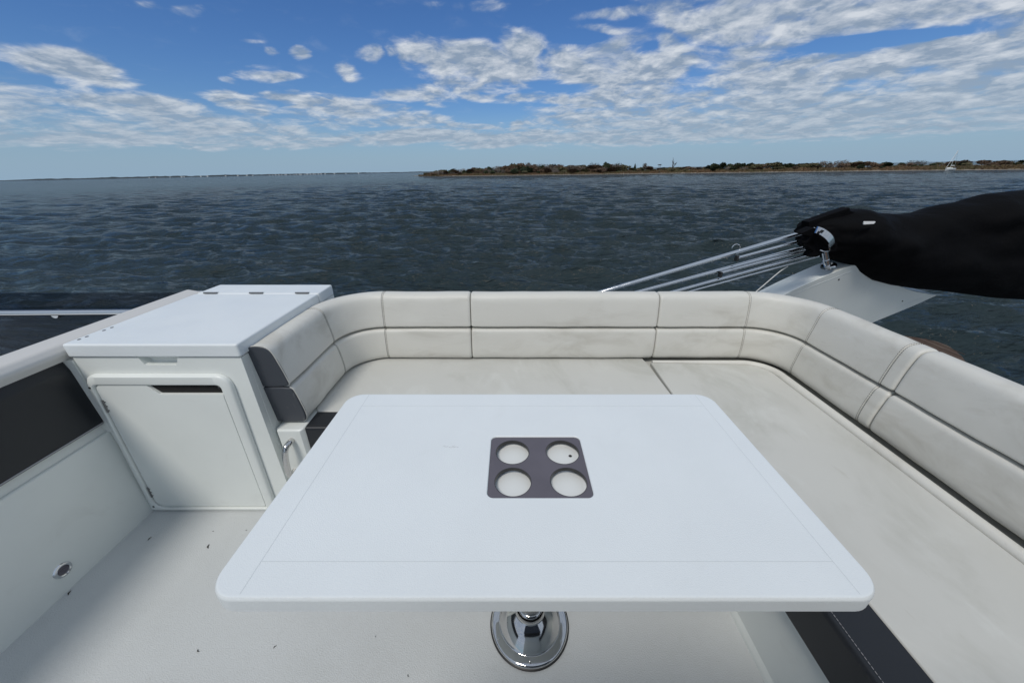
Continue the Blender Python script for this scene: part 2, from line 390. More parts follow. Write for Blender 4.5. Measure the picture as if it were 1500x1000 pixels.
# ------------------------------------------------------------------ sea, island, far shore
def build_water():
    rng = np.random.default_rng(4)
    na = 1100
    ang = np.radians(np.linspace(-74, 76, na))
    rad = 5.0 * np.exp(np.arange(0, 1000) * .0062); rad = rad[rad < 1500]
    nr = len(rad)
    A, Rr = np.meshgrid(ang, rad)
    X = Rr * np.sin(A); Y = Rr * np.cos(A); Z = np.zeros_like(X)
    cell = np.maximum(Rr * .0062, Rr * (ang[1] - ang[0]))
    lam = np.exp(np.linspace(math.log(.36), math.log(6.0), 76))
    DX = np.zeros_like(X); DY = np.zeros_like(X)
    for i, l in enumerate(lam):
        th = math.radians(-68) + rng.normal(0, .48)
        kx, ky = math.sin(th) * 2 * math.pi / l, math.cos(th) * 2 * math.pi / l
        # waves run towards the boat, slightly across the view
        a = .0098 * l * (1.0 if l < 3.2 else (3.2 / l) ** .9)
        th2 = rng.normal(math.radians(190), .36)
        kx, ky = math.sin(th2) * 2 * math.pi / l, math.cos(th2) * 2 * math.pi / l
        f = np.clip((l / cell - 2.2) / 2.5, 0, 1)
        ph = kx * X + ky * Y + rng.uniform(0, 6.28)
        s, c = np.sin(ph), np.cos(ph)
        Z += a * f * s
        DX += .8 * a * f * c * math.sin(th2); DY += .8 * a * f * c * math.cos(th2)
    gust = .92 + .16 * np.sin(X * .11 + 1.3 * np.sin(Y * .05)) * np.sin(Y * .07 + .6)
    Z *= gust
    X = X + DX; Y = Y + DY
    co = np.stack([X, Y, Z], -1).reshape(-1, 3)
    idx = np.arange(nr * na).reshape(nr, na)
    q = np.stack([idx[:-1, :-1], idx[:-1, 1:], idx[1:, 1:], idx[1:, :-1]], -1).reshape(-1, 4)
    # the open water beyond, and the water around and behind the boat, as coarse rings
    vs = [co]; fs = [q]; off = len(co)
    def ring(rs, angs):
        nonlocal off
        aa, rr = np.meshgrid(np.radians(angs), rs)
        p = np.stack([rr * np.sin(aa), rr * np.cos(aa), np.zeros_like(rr)], -1).reshape(-1, 3)
        k = np.arange(len(p)).reshape(rr.shape) + off
        vs.append(p); fs.append(np.stack([k[:-1, :-1], k[:-1, 1:], k[1:, 1:], k[1:, :-1]], -1).reshape(-1, 4)); off += len(p)
    ring(np.geomspace(rad[-1], 45000, 30), np.linspace(-74, 76, 121))
    ring(np.geomspace(.5, 45000, 90), np.linspace(76, 286, 140))
    ring(np.array([.5, 5.0]), np.linspace(-74, 76, 60))
    co = np.concatenate(vs); q = np.concatenate(fs)
    me = bpy.data.meshes.new('water')
    me.vertices.add(len(co)); me.vertices.foreach_set('co', co.ravel().astype(np.float32))
    me.loops.add(q.size); me.loops.foreach_set('vertex_index', q[:, ::-1].ravel().astype(np.int32))
    me.polygons.add(len(q)); me.polygons.foreach_set('loop_start', np.arange(0, q.size, 4, dtype=np.int32))
    me.polygons.foreach_set('use_smooth', np.ones(len(q), bool))
    me.update(calc_edges=True); me.validate()
    m = bpy.data.materials.new('sea_water'); m.use_nodes = True
    nt = m.node_tree; b = nt.nodes['Principled BSDF']
    b.inputs['Roughness'].default_value = .07; b.inputs['IOR'].default_value = 1.33
    b.inputs['Specular IOR Level'].default_value = .17; b.inputs['Specular Tint'].default_value = (1, .88, .76, 1)
    tc = nt.nodes.new('ShaderNodeTexCoord').outputs['Object']
    n = N(nt, 'ShaderNodeTexNoise', {'Vector': tc, 'Scale': .045, 'Detail': 4.0})
    nt.links.new(mixrgb(nt, maprange(nt, n.outputs['Fac'], .35, .65), (.018, .031, .036), (.030, .045, .050)), b.inputs['Base Color'])
    prev = None
    for sc, st, di, strx in ((.10, .7, 1.5, (.45, 1.6, 1)), (.34, 1.0, 1.1, (.4, 1.6, 1)), (.9, 1.0, .62, (.45, 1.6, 1)), (2.4, 1.0, .20, (.5, 1.6, 1)), (7, .8, .035, (.7, 1.4, 1))):
        mp = N(nt, 'ShaderNodeMapping', {'Vector': tc, 'Scale': strx, 'Rotation': (0, 0, R(14))})
        nn = N(nt, 'ShaderNodeTexNoise', {'Vector': mp.outputs[0], 'Scale': sc, 'Detail': 3.0, 'Roughness': .55, 'Distortion': .4})
        h = math_(nt, 'POWER', nn.outputs['Fac'], 1.0)
        bp = N(nt, 'ShaderNodeBump', {'Strength': st, 'Distance': di, 'Height': h})
        if prev is not None: nt.links.new(prev, bp.inputs['Normal'])
        prev = bp.outputs[0]
    nt.links.new(prev, b.inputs['Normal'])
    # choppy water shows far less of the bright horizon than a mirror would
    df = N(nt, 'ShaderNodeBsdfDiffuse', {'Color': (.029, .042, .048, 1)})
    mx = N(nt, 'ShaderNodeMixShader', {0: .28, 1: b.outputs[0], 2: df.outputs[0]})
    nt.links.new(mx.outputs[0], [n for n in nt.nodes if n.type == 'OUTPUT_MATERIAL'][0].inputs[0])
    me.materials.append(m)
    o = link('water', me); tag(o, kind='structure')
build_water()

def interp(tab, a):
    if a <= tab[0][0]: return tab[0][1]
    for (a0, v0), (a1, v1) in zip(tab, tab[1:]):
        if a <= a1: return v0 + (v1 - v0) * (a - a0) / (a1 - a0)
    return tab[-1][1]

def polar(a, r, z=0.0): return Vector((r * math.sin(R(a)), r * math.cos(R(a)), z))

def leafmat(name, c0, c1, c2):
    m = bpy.data.materials.new(name); m.use_nodes = True
    nt = m.node_tree; b = nt.nodes['Principled BSDF']; b.inputs['Roughness'].default_value = .75
    b.inputs['Specular IOR Level'].default_value = .2
    geo = nt.nodes.new('ShaderNodeNewGeometry'); oi = nt.nodes.new('ShaderNodeObjectInfo')
    n = N(nt, 'ShaderNodeTexNoise', {'Vector': geo.outputs['Position'], 'Scale': .45, 'Detail': 3.0})
    f = math_(nt, 'ADD', maprange(nt, n.outputs['Fac'], .3, .7), math_(nt, 'MULTIPLY_ADD', oi.outputs['Random'], .8, -.4), clamp=True)
    c = mixrgb(nt, f, c0, c1)
    c = mixrgb(nt, math_(nt, 'MULTIPLY', geo.outputs['Random Per Island'], .5), c, c2)
    nt.links.new(c, b.inputs['Base Color']); return m
ML = {'brown': leafmat('autumn_leaves', (.085, .055, .036), (.145, .096, .062), (.125, .09, .065)),
      'dark': leafmat('cedar_needles', (.018, .030, .016), (.05, .065, .030), (.04, .045, .025)),
      'olive': leafmat('olive_leaves', (.070, .070, .034), (.13, .115, .058), (.10, .085, .05)),
      'grey': leafmat('grey_twigs', (.12, .10, .085), (.20, .17, .145), (.10, .09, .075))}
M['bark'] = mat('grey_bark', (.07, .055, .045), .9)
M['deadwood'] = mat('dead_wood', (.085, .075, .07), .9)

def crown_mesh(name, m, lobes, nleaf, size, seed, cone=False):
    rnd = random.Random(seed); bm = NB()
    tot = sum(l[3] ** 2 for l in lobes)
    for (cx, cy, cz, r, fz) in lobes:
        for _ in range(int(nleaf * r * r / tot)):
            d = Vector((rnd.gauss(0, 1), rnd.gauss(0, 1), rnd.gauss(0, 1))).normalized()
            rr = r * (rnd.random() ** .35) * (1 + .18 * mnoise.noise(d * 2.3 + Vector((seed, cx, cz))))
            p = Vector((cx, cy, cz)) + Vector((d.x * rr, d.y * rr, d.z * rr * fz))
            if cone:
                k = max(.03, 1 - p.z / cone); p.x *= k; p.y *= k
            s = size * rnd.uniform(.6, 1.3)
            u = Vector((rnd.gauss(0, 1), rnd.gauss(0, 1), rnd.gauss(0, 1))).normalized(); w = u.orthogonal().normalized() * s * .6
            u *= s
            vs = [bm.verts.new(p + q) for q in (u, w, -u * .8 + w * .2, -w)]
            bm.faces.new(vs)
    me = bpy.data.meshes.new(name); bm.to_mesh(me); bm.free(); me.materials.append(m)
    return me

def trunk_mesh(name, h, r, seed, limbs=5, m=None):
    rnd = random.Random(seed); bm = NB()
    pts = smooth_path([(0, 0, -.5), (rnd.uniform(-.1, .1), 0, h * .3), (rnd.uniform(-.3, .3), rnd.uniform(-.3, .3), h * .7), (rnd.uniform(-.4, .4), rnd.uniform(-.3, .3), h)], 3)
    tube(bm, pts, [r * (1 - .75 * i / (len(pts) - 1)) for i in range(len(pts))], 6)
    for k in range(limbs):
        i = rnd.randint(3, len(pts) - 2); b = pts[i]; a = rnd.uniform(0, 6.28); L = h * rnd.uniform(.25, .5)
        tube(bm, [b, b + Vector((math.cos(a), math.sin(a), .5)) * L * .5, b + Vector((math.cos(a), math.sin(a), 1.0)) * L], [r * .4, r * .28, r * .1], 5)
    me = bpy.data.meshes.new(name); bm.to_mesh(me); bm.free(); me.materials.append(m or M['bark'])
    return me

def ground_h(a, d):
    """island height d metres behind its shoreline"""
    base = interp([(-8, -1.0), (0, 0.05), (3, .45), (10, .9), (30, 1.5), (70, 1.9), (160, 1.6), (260, -1)], d)
    k = 1.0 if a > -8 else max(.15, (a + 13.6) / 5.6)
    return base * k + (.25 * mnoise.noise(polar(a, 370 + d) * .06) if d > 3 else 0)

def build_island():
    bm = NB(); cols = []
    az = [-13.7 + i * .35 for i in range(int(95 / .35))]
    ds = [-8, -3, 0, 1.5, 3, 6, 10, 16, 24, 34, 50, 70, 110, 160, 260]
    for a in az:
        r0 = interp(SHORE, a) + 2.2 * mnoise.noise(Vector((a * .9, 0, 0))) + 1.2 * mnoise.noise(Vector((a * 4, 3, 0)))
        w = 1.0 if a > -11 else max(.06, (a + 13.8) / 2.8)
        cols.append([bm.verts.new(polar(a, r0 + (d * w if d > 0 else d), ground_h(a, d))) for d in ds])
    for c0, c1 in zip(cols, cols[1:]):
        for i in range(len(ds) - 1): bm.faces.new((c0[i], c1[i], c1[i + 1], c0[i + 1]))
    m = bpy.data.materials.new('marsh_ground'); m.use_nodes = True
    nt = m.node_tree; b = nt.nodes['Principled BSDF']; b.inputs['Roughness'].default_value = .9
    geo = nt.nodes.new('ShaderNodeNewGeometry')
    z = N(nt, 'ShaderNodeSeparateXYZ', {0: geo.outputs['Position']}).outputs[2]
    n = N(nt, 'ShaderNodeTexNoise', {'Vector': geo.outputs['Position'], 'Scale': .12, 'Detail': 5.0})
    c = mixrgb(nt, maprange(nt, n.outputs['Fac'], .35, .65), (.16, .105, .055), (.115, .105, .048))
    c = mixrgb(nt, maprange(nt, z, .45, .9, 1, 0), c, (.22, .19, .155))
    nt.links.new(c, b.inputs['Base Color'])
    single('island', bm, m, kind='structure', boat=False, sharp=180)
build_island()

def build_marsh():
    rnd = random.Random(9); bm = NB()
    for _ in range(9000):
        a = rnd.uniform(-13, 62) if rnd.random() < .9 else rnd.uniform(-13, 8)
        d = 2.0 + 40 * rnd.random() ** 1.6
        r0 = interp(SHORE, a) + 2.2 * mnoise.noise(Vector((a * .9, 0, 0)))
        if a < -10: d *= .4
        patch = mnoise.noise(Vector((a * .5, d * .05, 1)))
        p = polar(a, r0 + d, ground_h(a, d) - .1)
        h = (.9 + 1.0 * max(0, patch + .35)) * rnd.uniform(.6, 1.25) * (.6 if d < 5 else 1)
        for k in range(3):
            t = rnd.uniform(0, 3.14); w = rnd.uniform(.35, .8); q = Vector((math.cos(t), math.sin(t), 0)) * w
            lean = Vector((rnd.uniform(-.3, .3), rnd.uniform(-.3, .3), 0))
            bm.faces.new([bm.verts.new(x) for x in (p - q, p + q, p + q * .7 + lean + Vector((0, 0, h * rnd.uniform(.6, 1))), p - q * .6 + lean + Vector((0, 0, h)))])
    me = bpy.data.meshes.new('marsh_grass'); bm.to_mesh(me); bm.free()
    m = bpy.data.materials.new('marsh_grass_blades'); m.use_nodes = True
    nt = m.node_tree; b = nt.nodes['Principled BSDF']; b.inputs['Roughness'].default_value = .85
    geo = nt.nodes.new('ShaderNodeNewGeometry')
    n = N(nt, 'ShaderNodeTexNoise', {'Vector': geo.outputs['Position'], 'Scale': .05, 'Detail': 5.0})
    c = mixrgb(nt, maprange(nt, n.outputs['Fac'], .38, .62), (.19, .115, .06), (.12, .12, .052))
    c = mixrgb(nt, geo.outputs['Random Per Island'], c, (.15, .10, .06))
    nt.links.new(c, b.inputs['Base Color'])
    me.materials.append(m)
    o = link('marsh_grass', me); tag(o, 'brown and olive marsh grass along the island shore', 'grass', kind='stuff')
build_marsh()

def tree(name, crown, trunk, loc, s, rz, label, group=None, cat='tree', tname='trunk'):
    o = bpy.data.objects.new(name, None); scene.collection.objects.link(o)
    o.location = loc; o.rotation_euler = (0, 0, rz); o.scale = s
    c = bpy.data.objects.new('crown', crown); c.parent = o; scene.collection.objects.link(c)
    t = bpy.data.objects.new(tname, trunk); t.parent = o; scene.collection.objects.link(t)
    tag(o, label, cat, group); return o

def build_trees():
    rnd = random.Random(21)
    P = {}
    def dome(seed, flat=.75, n=6):
        r = random.Random(seed)
        return [(r.uniform(-1.6, 1.6), r.uniform(-1.2, 1.2), r.uniform(1.3, 2.6), r.uniform(1.0, 1.6), flat) for _ in range(n)]
    for k in range(3):
        P['autumn_shrub', k] = (crown_mesh('crown', ML['brown'], dome(k + 1), 900, .30, k), trunk_mesh('trunk', 2.6, .13, k))
        P['olive_shrub', k] = (crown_mesh('crown', ML['olive'], dome(k + 11), 900, .30, k + 5), trunk_mesh('trunk', 2.6, .13, k + 5))
        P['dark_cedar', k] = (crown_mesh('crown', ML['dark'], [(0, 0, 1.6, 1.7, 1.0), (.4, .2, 2.6, 1.1, 1.1), (-.5, 0, 2.2, 1.2, 1.0), (.9, -.2, 1.3, 1.1, .8)], 1100, .26, k + 20), trunk_mesh('trunk', 3.0, .14, k + 8))
        P['bare_thicket', k] = (crown_mesh('crown', ML['grey'], dome(k + 31, .95, 5), 520, .20, k + 30), trunk_mesh('trunk', 3.0, .10, k + 15, 9))
    L = {'autumn_shrub': ('russet brown shrub on the island', 'russet shrubs on the island', 'shrub'),
         'olive_shrub': ('rounded olive bush on the island', 'olive bushes on the island', 'shrub'),
         'dark_cedar': ('dark green cedar on the island', 'dark cedars on the island', 'tree'),
         'bare_thicket': ('grey half bare tree on the island', 'half bare trees on the island', 'tree')}
    a = -12.7
    while a < 62:
        for row in range(3):
            if row == 2 and rnd.random() < .12: continue
            aa = a + rnd.uniform(-.35, .35)
            el = max(interp(SKYLINE, aa), .07 if aa > -11 else -1)
            r0 = interp(SHORE, aa); d = (14 + row * 16 + rnd.uniform(-5, 8)) * (1 if aa > -10 else .3 + .7 * max(0, (aa + 13.3) / 3.3))
            g = ground_h(aa, d)
            top = CAM_H + (r0 + d) * math.tan(R(el)) * (1.0 if row == 2 else 1.0)
            h = (top - g) * (rnd.uniform(.82, 1.03) if row == 2 else rnd.uniform(.5, .95) if row == 1 else rnd.uniform(.25, .6))
            h = max(h, 1.1)
            if aa < 16: kind = rnd.choices(['autumn_shrub', 'olive_shrub', 'dark_cedar', 'bare_thicket'], (5, 2, 2.4, 3))[0]
            elif aa < 27: kind = rnd.choices(['autumn_shrub', 'olive_shrub', 'dark_cedar'], (3, 4, 1))[0]
            else: kind = rnd.choices(['autumn_shrub', 'olive_shrub', 'dark_cedar', 'bare_thicket'], (2, 3.5, 4, .8))[0]
            k = rnd.randint(0, 2)
            s = h / (3.6 if kind != 'dark_cedar' else 3.7)
            wd = s * rnd.uniform(1.25, 1.9)
            if h > 7: wd = min(wd, 2.3)
            c, t = P[kind, k]; lb, gr, cat = L[kind]
            zone = ('at its low left tip', 'left of its tall middle', 'in its tall middle', 'in the low gap round the dead tree', 'along its right half', 'behind the sailboat')[sum(aa > q for q in (-7, 4, 15.8, 26, 44.5))]
            depth = ('front row ', 'second row ', 'skyline ')[row]
            tree(kind, c, t, polar(aa, r0 + d, g), (wd, wd, s), rnd.uniform(0, 6.28), depth + lb + ', ' + zone, gr, cat)
        a += (.62 if a < 16 else .80)
    # trees that stand out by themselves
    cone = crown_mesh('crown', ML['dark'], [(0, 0, 1.2, 1.5, .8), (0, 0, 2.4, 1.3, 1), (0, 0, 3.6, 1.3, 1)], 1200, .24, 77, cone=5.6)
    g = ground_h(17.9, 25)
    tree('conical_cedar', cone, trunk_mesh('trunk', 4.6, .15, 40), polar(17.9, 390, g), (1.45, 1.45, 1.45), 0, 'dark pointed cedar standing alone in the low gap of the thicket', cat='tree')
    gr_ = crown_mesh('crown', ML['grey'], [(0, 0, 4.3, 2.0, 1.1), (1.2, .3, 3.4, 1.5, 1), (-1.2, 0, 3.5, 1.6, 1), (.2, 0, 5.4, 1.2, 1)], 900, .26, 55)
    tree('leafy_tree', gr_, trunk_mesh('trunk', 5, .18, 41, 8), polar(19.2, 388, g), (1.15, 1.15, 1.15), 1, 'pale grey brown round tree right beside the pointed cedar', cat='tree')
    # big leaning dead tree
    bm = NB(); rd = random.Random(3)
    def limb(p, d, L, r, lev):
        q = p + d * L * .5 + Vector((rd.uniform(-.1, .1), rd.uniform(-.1, .1), 0)) * L; e = q + (d + Vector((rd.uniform(-.25, .25), rd.uniform(-.2, .2), .1))).normalized() * L * .5
        tube(bm, [p, q, e], [r, r * .8, r * .55], 5)
        if lev:
            for _ in range(4 if lev > 1 else 3):
                s = rd.uniform(.35, 1); b = p.lerp(e, s)
                dd = (d + Vector((rd.uniform(-.75, .75), rd.uniform(-.5, .5), rd.uniform(-.1, .5)))).normalized()
                limb(b, dd, L * rd.uniform(.35, .55), r * .5, lev - 1)
    limb(Vector((0, 0, -.5)), Vector((.2, 0, 1)).normalized(), 8.6, .42, 3)
    base = polar(22.7, 384, ground_h(22.7, 22))
    t = tag(link('dead_tree', None, None, base), 'tall leaning dead tree with bare branches above the thicket', 'tree')
    o = link('trunk', finish(bm, 'trunk', M['deadwood']), t)
    ivy = crown_mesh('crown', ML['dark'], [(.5, 0, 2.2, .9, 1.4), (.9, 0, 4.2, .65, 1.7), (1.3, 0, 6.2, .55, 1.5), (-.3, 0, 1, 1.2, .8)], 420, .20, 61)
    link('crown', ivy, t)
    # nesting platform on a pole
    pb = polar(21.1, 366, ground_h(21.1, 4))
    t = tag(link('nesting_platform', None, None, pb), 'nesting platform with a heap of sticks on a post in the low marsh', 'nest platform')
    bm = NB(); tube(bm, [(0.5, 0, -.5), (.5, 0, 6.0)], .17, 8); link('post', finish(bm, 'post', M['deadwood']), t)
    bm = NB(); tube(bm, [(-.9, 0, 4.6), (-.6, 0, 6.0)], .09, 6); link('brace', finish(bm, 'brace', M['deadwood']), t)
    bm = NB(); box(bm, (-1.4, -.8, 6.0), (1.4, .8, 6.2), .03); link('platform', finish(bm, 'platform', M['deadwood']), t)
    bm = NB()
    for _ in range(60):
        p = Vector((rnd.gauss(0, .6), rnd.gauss(0, .4), 6.25 + rnd.random() * .5)); d = Vector((rnd.uniform(-1, 1), rnd.uniform(-1, 1), rnd.uniform(-.3, .4))) * .5
        tube(bm, [p - d, p + d], .05, 4)
    link('nest', finish(bm, 'nest', M['bark']), t)
build_trees()

def build_far_shore():
    bm = NB(); cols = []
    for i in range(0, 420):
        a = -64 + i * .13
        r = 5200 + 350 * mnoise.noise(Vector((a * .12, 0, 0))) + (a + 13) * -18
        h = 15 + 7 * mnoise.noise(Vector((a * .35, 4, 0))) + 5 * mnoise.noise(Vector((a * 1.6, 8, 0))) + 3 * mnoise.noise(Vector((a * 6, 8, 0)))
        if a < -46: h *= max(.3, 1 + (a + 46) / 12)
        if a > -20: h *= .62
        h = max(h, 3)
        cols.append([bm.verts.new(polar(a, r + d, z)) for d, z in ((-20, -1), (0, .8), (14, 1.2), (30, h * .8), (60, h), (400, h * .9), (600, -1))])
    for c0, c1 in zip(cols, cols[1:]):
        for i in range(6): bm.faces.new((c0[i], c1[i], c1[i + 1], c0[i + 1]))
    m = mat('far_wooded_shore', (.032, .045, .055), .9)
    single('far_shore', bm, m, kind='structure', boat=False, sharp=180)
    # little white houses on it
    rnd = random.Random(5)
    bm = NB(); prism(bm, [(-5, 0), (5, 0), (5, 5.5), (0, 8.5), (-5, 5.5)], -7, 7, 'x'); wall = finish(bm, 'wall', mat('white_house_paint', (.6, .6, .58), .7))
    bm = NB(); prism(bm, [(-5.6, 5.3), (0, 8.7), (5.6, 5.3), (5.6, 5.8), (0, 9.3), (-5.6, 5.8)], -7.5, 7.5, 'x'); roof = finish(bm, 'roof', mat('pale_house_roof', (.45, .45, .46), .8))
    spots = [-42.6, -42.1, -40.9, -39.9, -39.7, -38.2, -37.6, -35.9, -34.7, -33.8, -33.2] + [-31.5 + k * .33 + rnd.uniform(-.1, .1) for k in range(20)] + [-24, -22.6, -21]
    for a in spots:
        r = 5200 + 350 * mnoise.noise(Vector((a * .12, 0, 0))) + (a + 13) * -18
        o = bpy.data.objects.new('shore_house', None); scene.collection.objects.link(o)
        o.location = polar(a, r - 4, .2); o.rotation_euler = (0, 0, rnd.uniform(-.6, .6) - R(a)); s = rnd.uniform(.7, 1.25); o.scale = (s * .8, s, s)
        for nm, me in (('wall', wall), ('roof', roof)):
            c = bpy.data.objects.new(nm, me); c.parent = o; scene.collection.objects.link(c)
        tag(o, 'tiny white house on the low shore at the horizon', 'house', 'white houses along the far shore')
build_far_shore()

def build_sailboat():
    base = polar(48.7, 356, 0)
    t = tag(link('sailboat', None, None, base), 'small white sailboat moored off the right end of the island', 'sailboat')
    t.rotation_euler = (0, 0, R(14)); t.scale = (.72, .72, .9)
    # x along the hull, bow at -x
    bm = NB(); rings = []
    for i in range(15):
        s = -1 + i / 7; x = s * 5.4
        w = 1.6 * (1 - max(0, -s) ** 2.2) ** .7 * (1 - .25 * max(0, s)) + .03; zt = 1.15 + .25 * s * s
        rings.append([bm.verts.new(p) for p in ((x, -w, zt), (x * .96, -w * .9, .5), (x * .9, -w * .4, -.3), (x * .9, w * .4, -.3), (x * .96, w * .9, .5), (x, w, zt))])
    for a, b in zip(rings, rings[1:]):
        for k in range(6): bm.faces.new((a[k], a[(k + 1) % 6], b[(k + 1) % 6], b[k]))
    bm.faces.new(rings[0]); bm.faces.new(rings[-1])
    link('hull', finish(bm, 'hull', M['hull'], 30), t)
    bm = NB(); prism(bm, [(-3.0, 1.1), (1.7, 1.1), (1.4, 1.85), (-2.2, 1.85)], -.9, .9, 'y', .08); link('cabin', finish(bm, 'cabin', M['gel']), t)
    bm = NB(); tube(bm, [(-.6, 0, 1), (-.5, 0, 12.2)], .12, 8); link('mast', finish(bm, 'mast', M['hull']), t)
    bm = NB(); tube(bm, [(-.5, 0, 2.9), (3.8, 0, 2.9)], .10, 8); tube(bm, [(-.4, 0, 3.1), (3.4, 0, 3.05)], .2, 8); link('boom', finish(bm, 'boom', M['tag']), t)
    bm = NB(); tube(bm, [(-5.3, 0, 1.4), (-.5, 0, 12)], [.14] * 2, 6); link('furled_jib', finish(bm, 'furled_jib', M['tag']), t)
    bm = NB(); tube(bm, [(5.3, 0, 1.3), (-.5, 0, 12)], .04, 5); link('backstay', finish(bm, 'backstay', M['steel']), t)
build_sailboat()

# ------------------------------------------------------------------ the boat: deck, hull, side wall (boat frame: x right, y away, z up from the deck)
def build_deck():
    bm = NB()
    prism(bm, [(-1.79, -1.2), (.812, -1.2), (.812, 2.0), (-1.79, 2.0)], -.05, 0, 'z')
    single('deck', bm, M['floor'], kind='structure')
build_deck()

def build_hull():
    t = thing('boat_hull', 'white fibreglass hull of the boat below the flybridge', 'boat hull', (0, 0, -.06))
    bm = NB()
    prism(bm, [(-6, -2.0), (2.0, -2.0), (2.3, -1.2), (2.3, 1.7), (1.9, 2.0), (-6, 2.0)], -2.2, -.055, 'z', .04)
    prism(bm, [(-9, -1.2), (-7, -2.1), (5.2, -2.2), (5.2, 1.9), (-7, 2.1), (-9, 1.2)], -3.95, -2.0, 'z', .08)
    part('superstructure', bm, M['hull'], t)
    # coaming that carries the backrests
    bm = NB()
    prism(bm, [(-1.0, 1.985), (1.30, 1.985), (1.52, 1.93), (1.66, 1.76), (1.665, -.6), (1.80, -.6), (1.80, 1.80), (1.62, 2.03), (1.36, 2.12), (-1.0, 2.12)], -.06, .70, 'z', .03)
    part('rear_coaming', bm, M['gel'], t)
    bm = NB()
    pts = [(2.36, 2.13), (2.50, 2.085), (2.58, 2.052), (2.655, 1.99), (2.66, 1.93), (2.63, 1.86), (2.58, 1.78), (2.52, 1.71), (2.38, 1.63), (1.82, 1.55), (1.82, 2.13)]
    prism(bm, [(x - .02 if x > 2 else x, y - .02) for x, y in pts], -.3, .47, 'z', .02)
    part('quarter_moulding', bm, M['hull'], t)
    tk = NB(); prism(tk, pts, .472, .5, 'z', .008)
    tk = part('teak_cap', tk, M['teak'], t, 'reddish brown weathered teak cap just past the right backrest')
    bm = NB()
    for x in (2.44, 2.50, 2.56, 2.615): box(bm, (x, 1.70 + (x - 2.44) * .6, .4995), (x + .006, 2.10 - (x - 2.44) * .45, .5015))
    part('caulking', bm, M['caulk'], tk)
    # little white corner of coaming beyond the aft cushion
    bm = NB(); prism(bm, rpoly([(1.80, -.6), (2.05, -.6), (2.10, 1.15), (2.02, 1.40), (1.80, 1.42)], .04), -.06, .66, 'z', .03)
    part('aft_coaming', bm, M['hull'], t)
build_hull()

def build_side_wall():
    t = thing('side_wall', 'white moulded side wall left of the deck with black padding above and pale cap', 'side wall', (-1.75, 0, 0))
    bm = NB(); box(bm, (-1.80, -1.2, -.02), (-1.702, 1.945, .462), .008)
    box(bm, (-1.81, -1.2, .44), (-1.725, 1.93, .84))
    box(bm, (-1.73, 1.176, .46), (-1.672, 1.93, .80))
    prism(bm, [(-1.80, .45), (-1.712, .45), (-1.718, .50), (-1.80, .50)], -1.2, 1.945, 'y')
    part('panel', bm, M['gel'], t)
    bm = NB(); prism(bm, rpoly([(-1.80, .502), (-1.700, .502), (-1.694, .52), (-1.70, .76), (-1.72, .832), (-1.80, .835)], [0, .01, .01, .05, .02, 0]), -1.2, 1.175, 'y')
    pad = part('pad', bm, M['darker'], t)
    bm = NB(); tube(bm, [(-1.6945, -1.2, .512), (-1.6945, 1.172, .512)], .0028, 8)
    part('piping', bm, M['lightthread'], pad)
    bm = NB()
    prism(bm, rpoly([(-1.79, .80), (-1.785, .868), (-1.765, .874), (-1.70, .862), (-1.679, .835), (-1.700, .80)], [.0, .02, .02, .025, .02, 0], 5), -1.2, 1.86, 'y', .012)
    part('cap', bm, M['coaming'], t)
    # drain fitting near the deck
    c = Vector((-1.702, .832, .088)); bm = NB()
    lathe(bm, [(.017, .001), (.018, .004), (.022, .006), (.026, .005), (.029, .0)], c, 40, Vector((1, 0, 0)), Vector((0, 1, 0)))
    dr = part('drain', bm, M['steel'], t, 'round stainless drain fitting low on the wall')
    bm = NB(); lathe(bm, [(0, .0015), (.0172, .0012)], c, 40, Vector((1, 0, 0)), Vector((0, 1, 0)))
    box(bm, (-1.7015, .816, .085), (-1.699, .848, .091)); part('grille', bm, M['plate'], dr)
build_side_wall()

def build_windscreen():
    t = thing('wind_deflector', 'smoked transparent wind deflector above the water outside the left coaming', 'wind deflector', (-2.6, 2.05, -.05))
    bm = NB(); box(bm, (-4.6, 2.045, -.04), (-1.86, 2.053, .794), .003, 2)
    part('panel', bm, M['smoked'], t)
    bm = NB(); tube(bm, smooth_path([(-4.6, 2.01, .672), (-3.2, 2.01, .676), (-1.98, 2.01, .682), (-1.88, 2.01, .64), (-1.86, 2.01, .5), (-1.86, 2.01, -.05)], 8), .019, 14)
    part('rail', bm, M['steel'], t)
    bm = NB()
    for x in (-2.80, -4.2):
        lathe(bm, [(0, .014), (.022, .014), (.026, .008), (.026, -.02), (0, -.02)], (x, 2.024, .665), 20, Vector((0, -1, 0)), Vector((1, 0, 0)))
    part('rail_fitting', bm, M['steel'], t)
    bm = NB(); prism(bm, [(-6, 1.7), (-1.81, 1.7), (-1.81, 2.09), (-6, 2.09)], -.05, .12, 'z', .02)
    part('sill', bm, M['dark'], t)
build_windscreen()

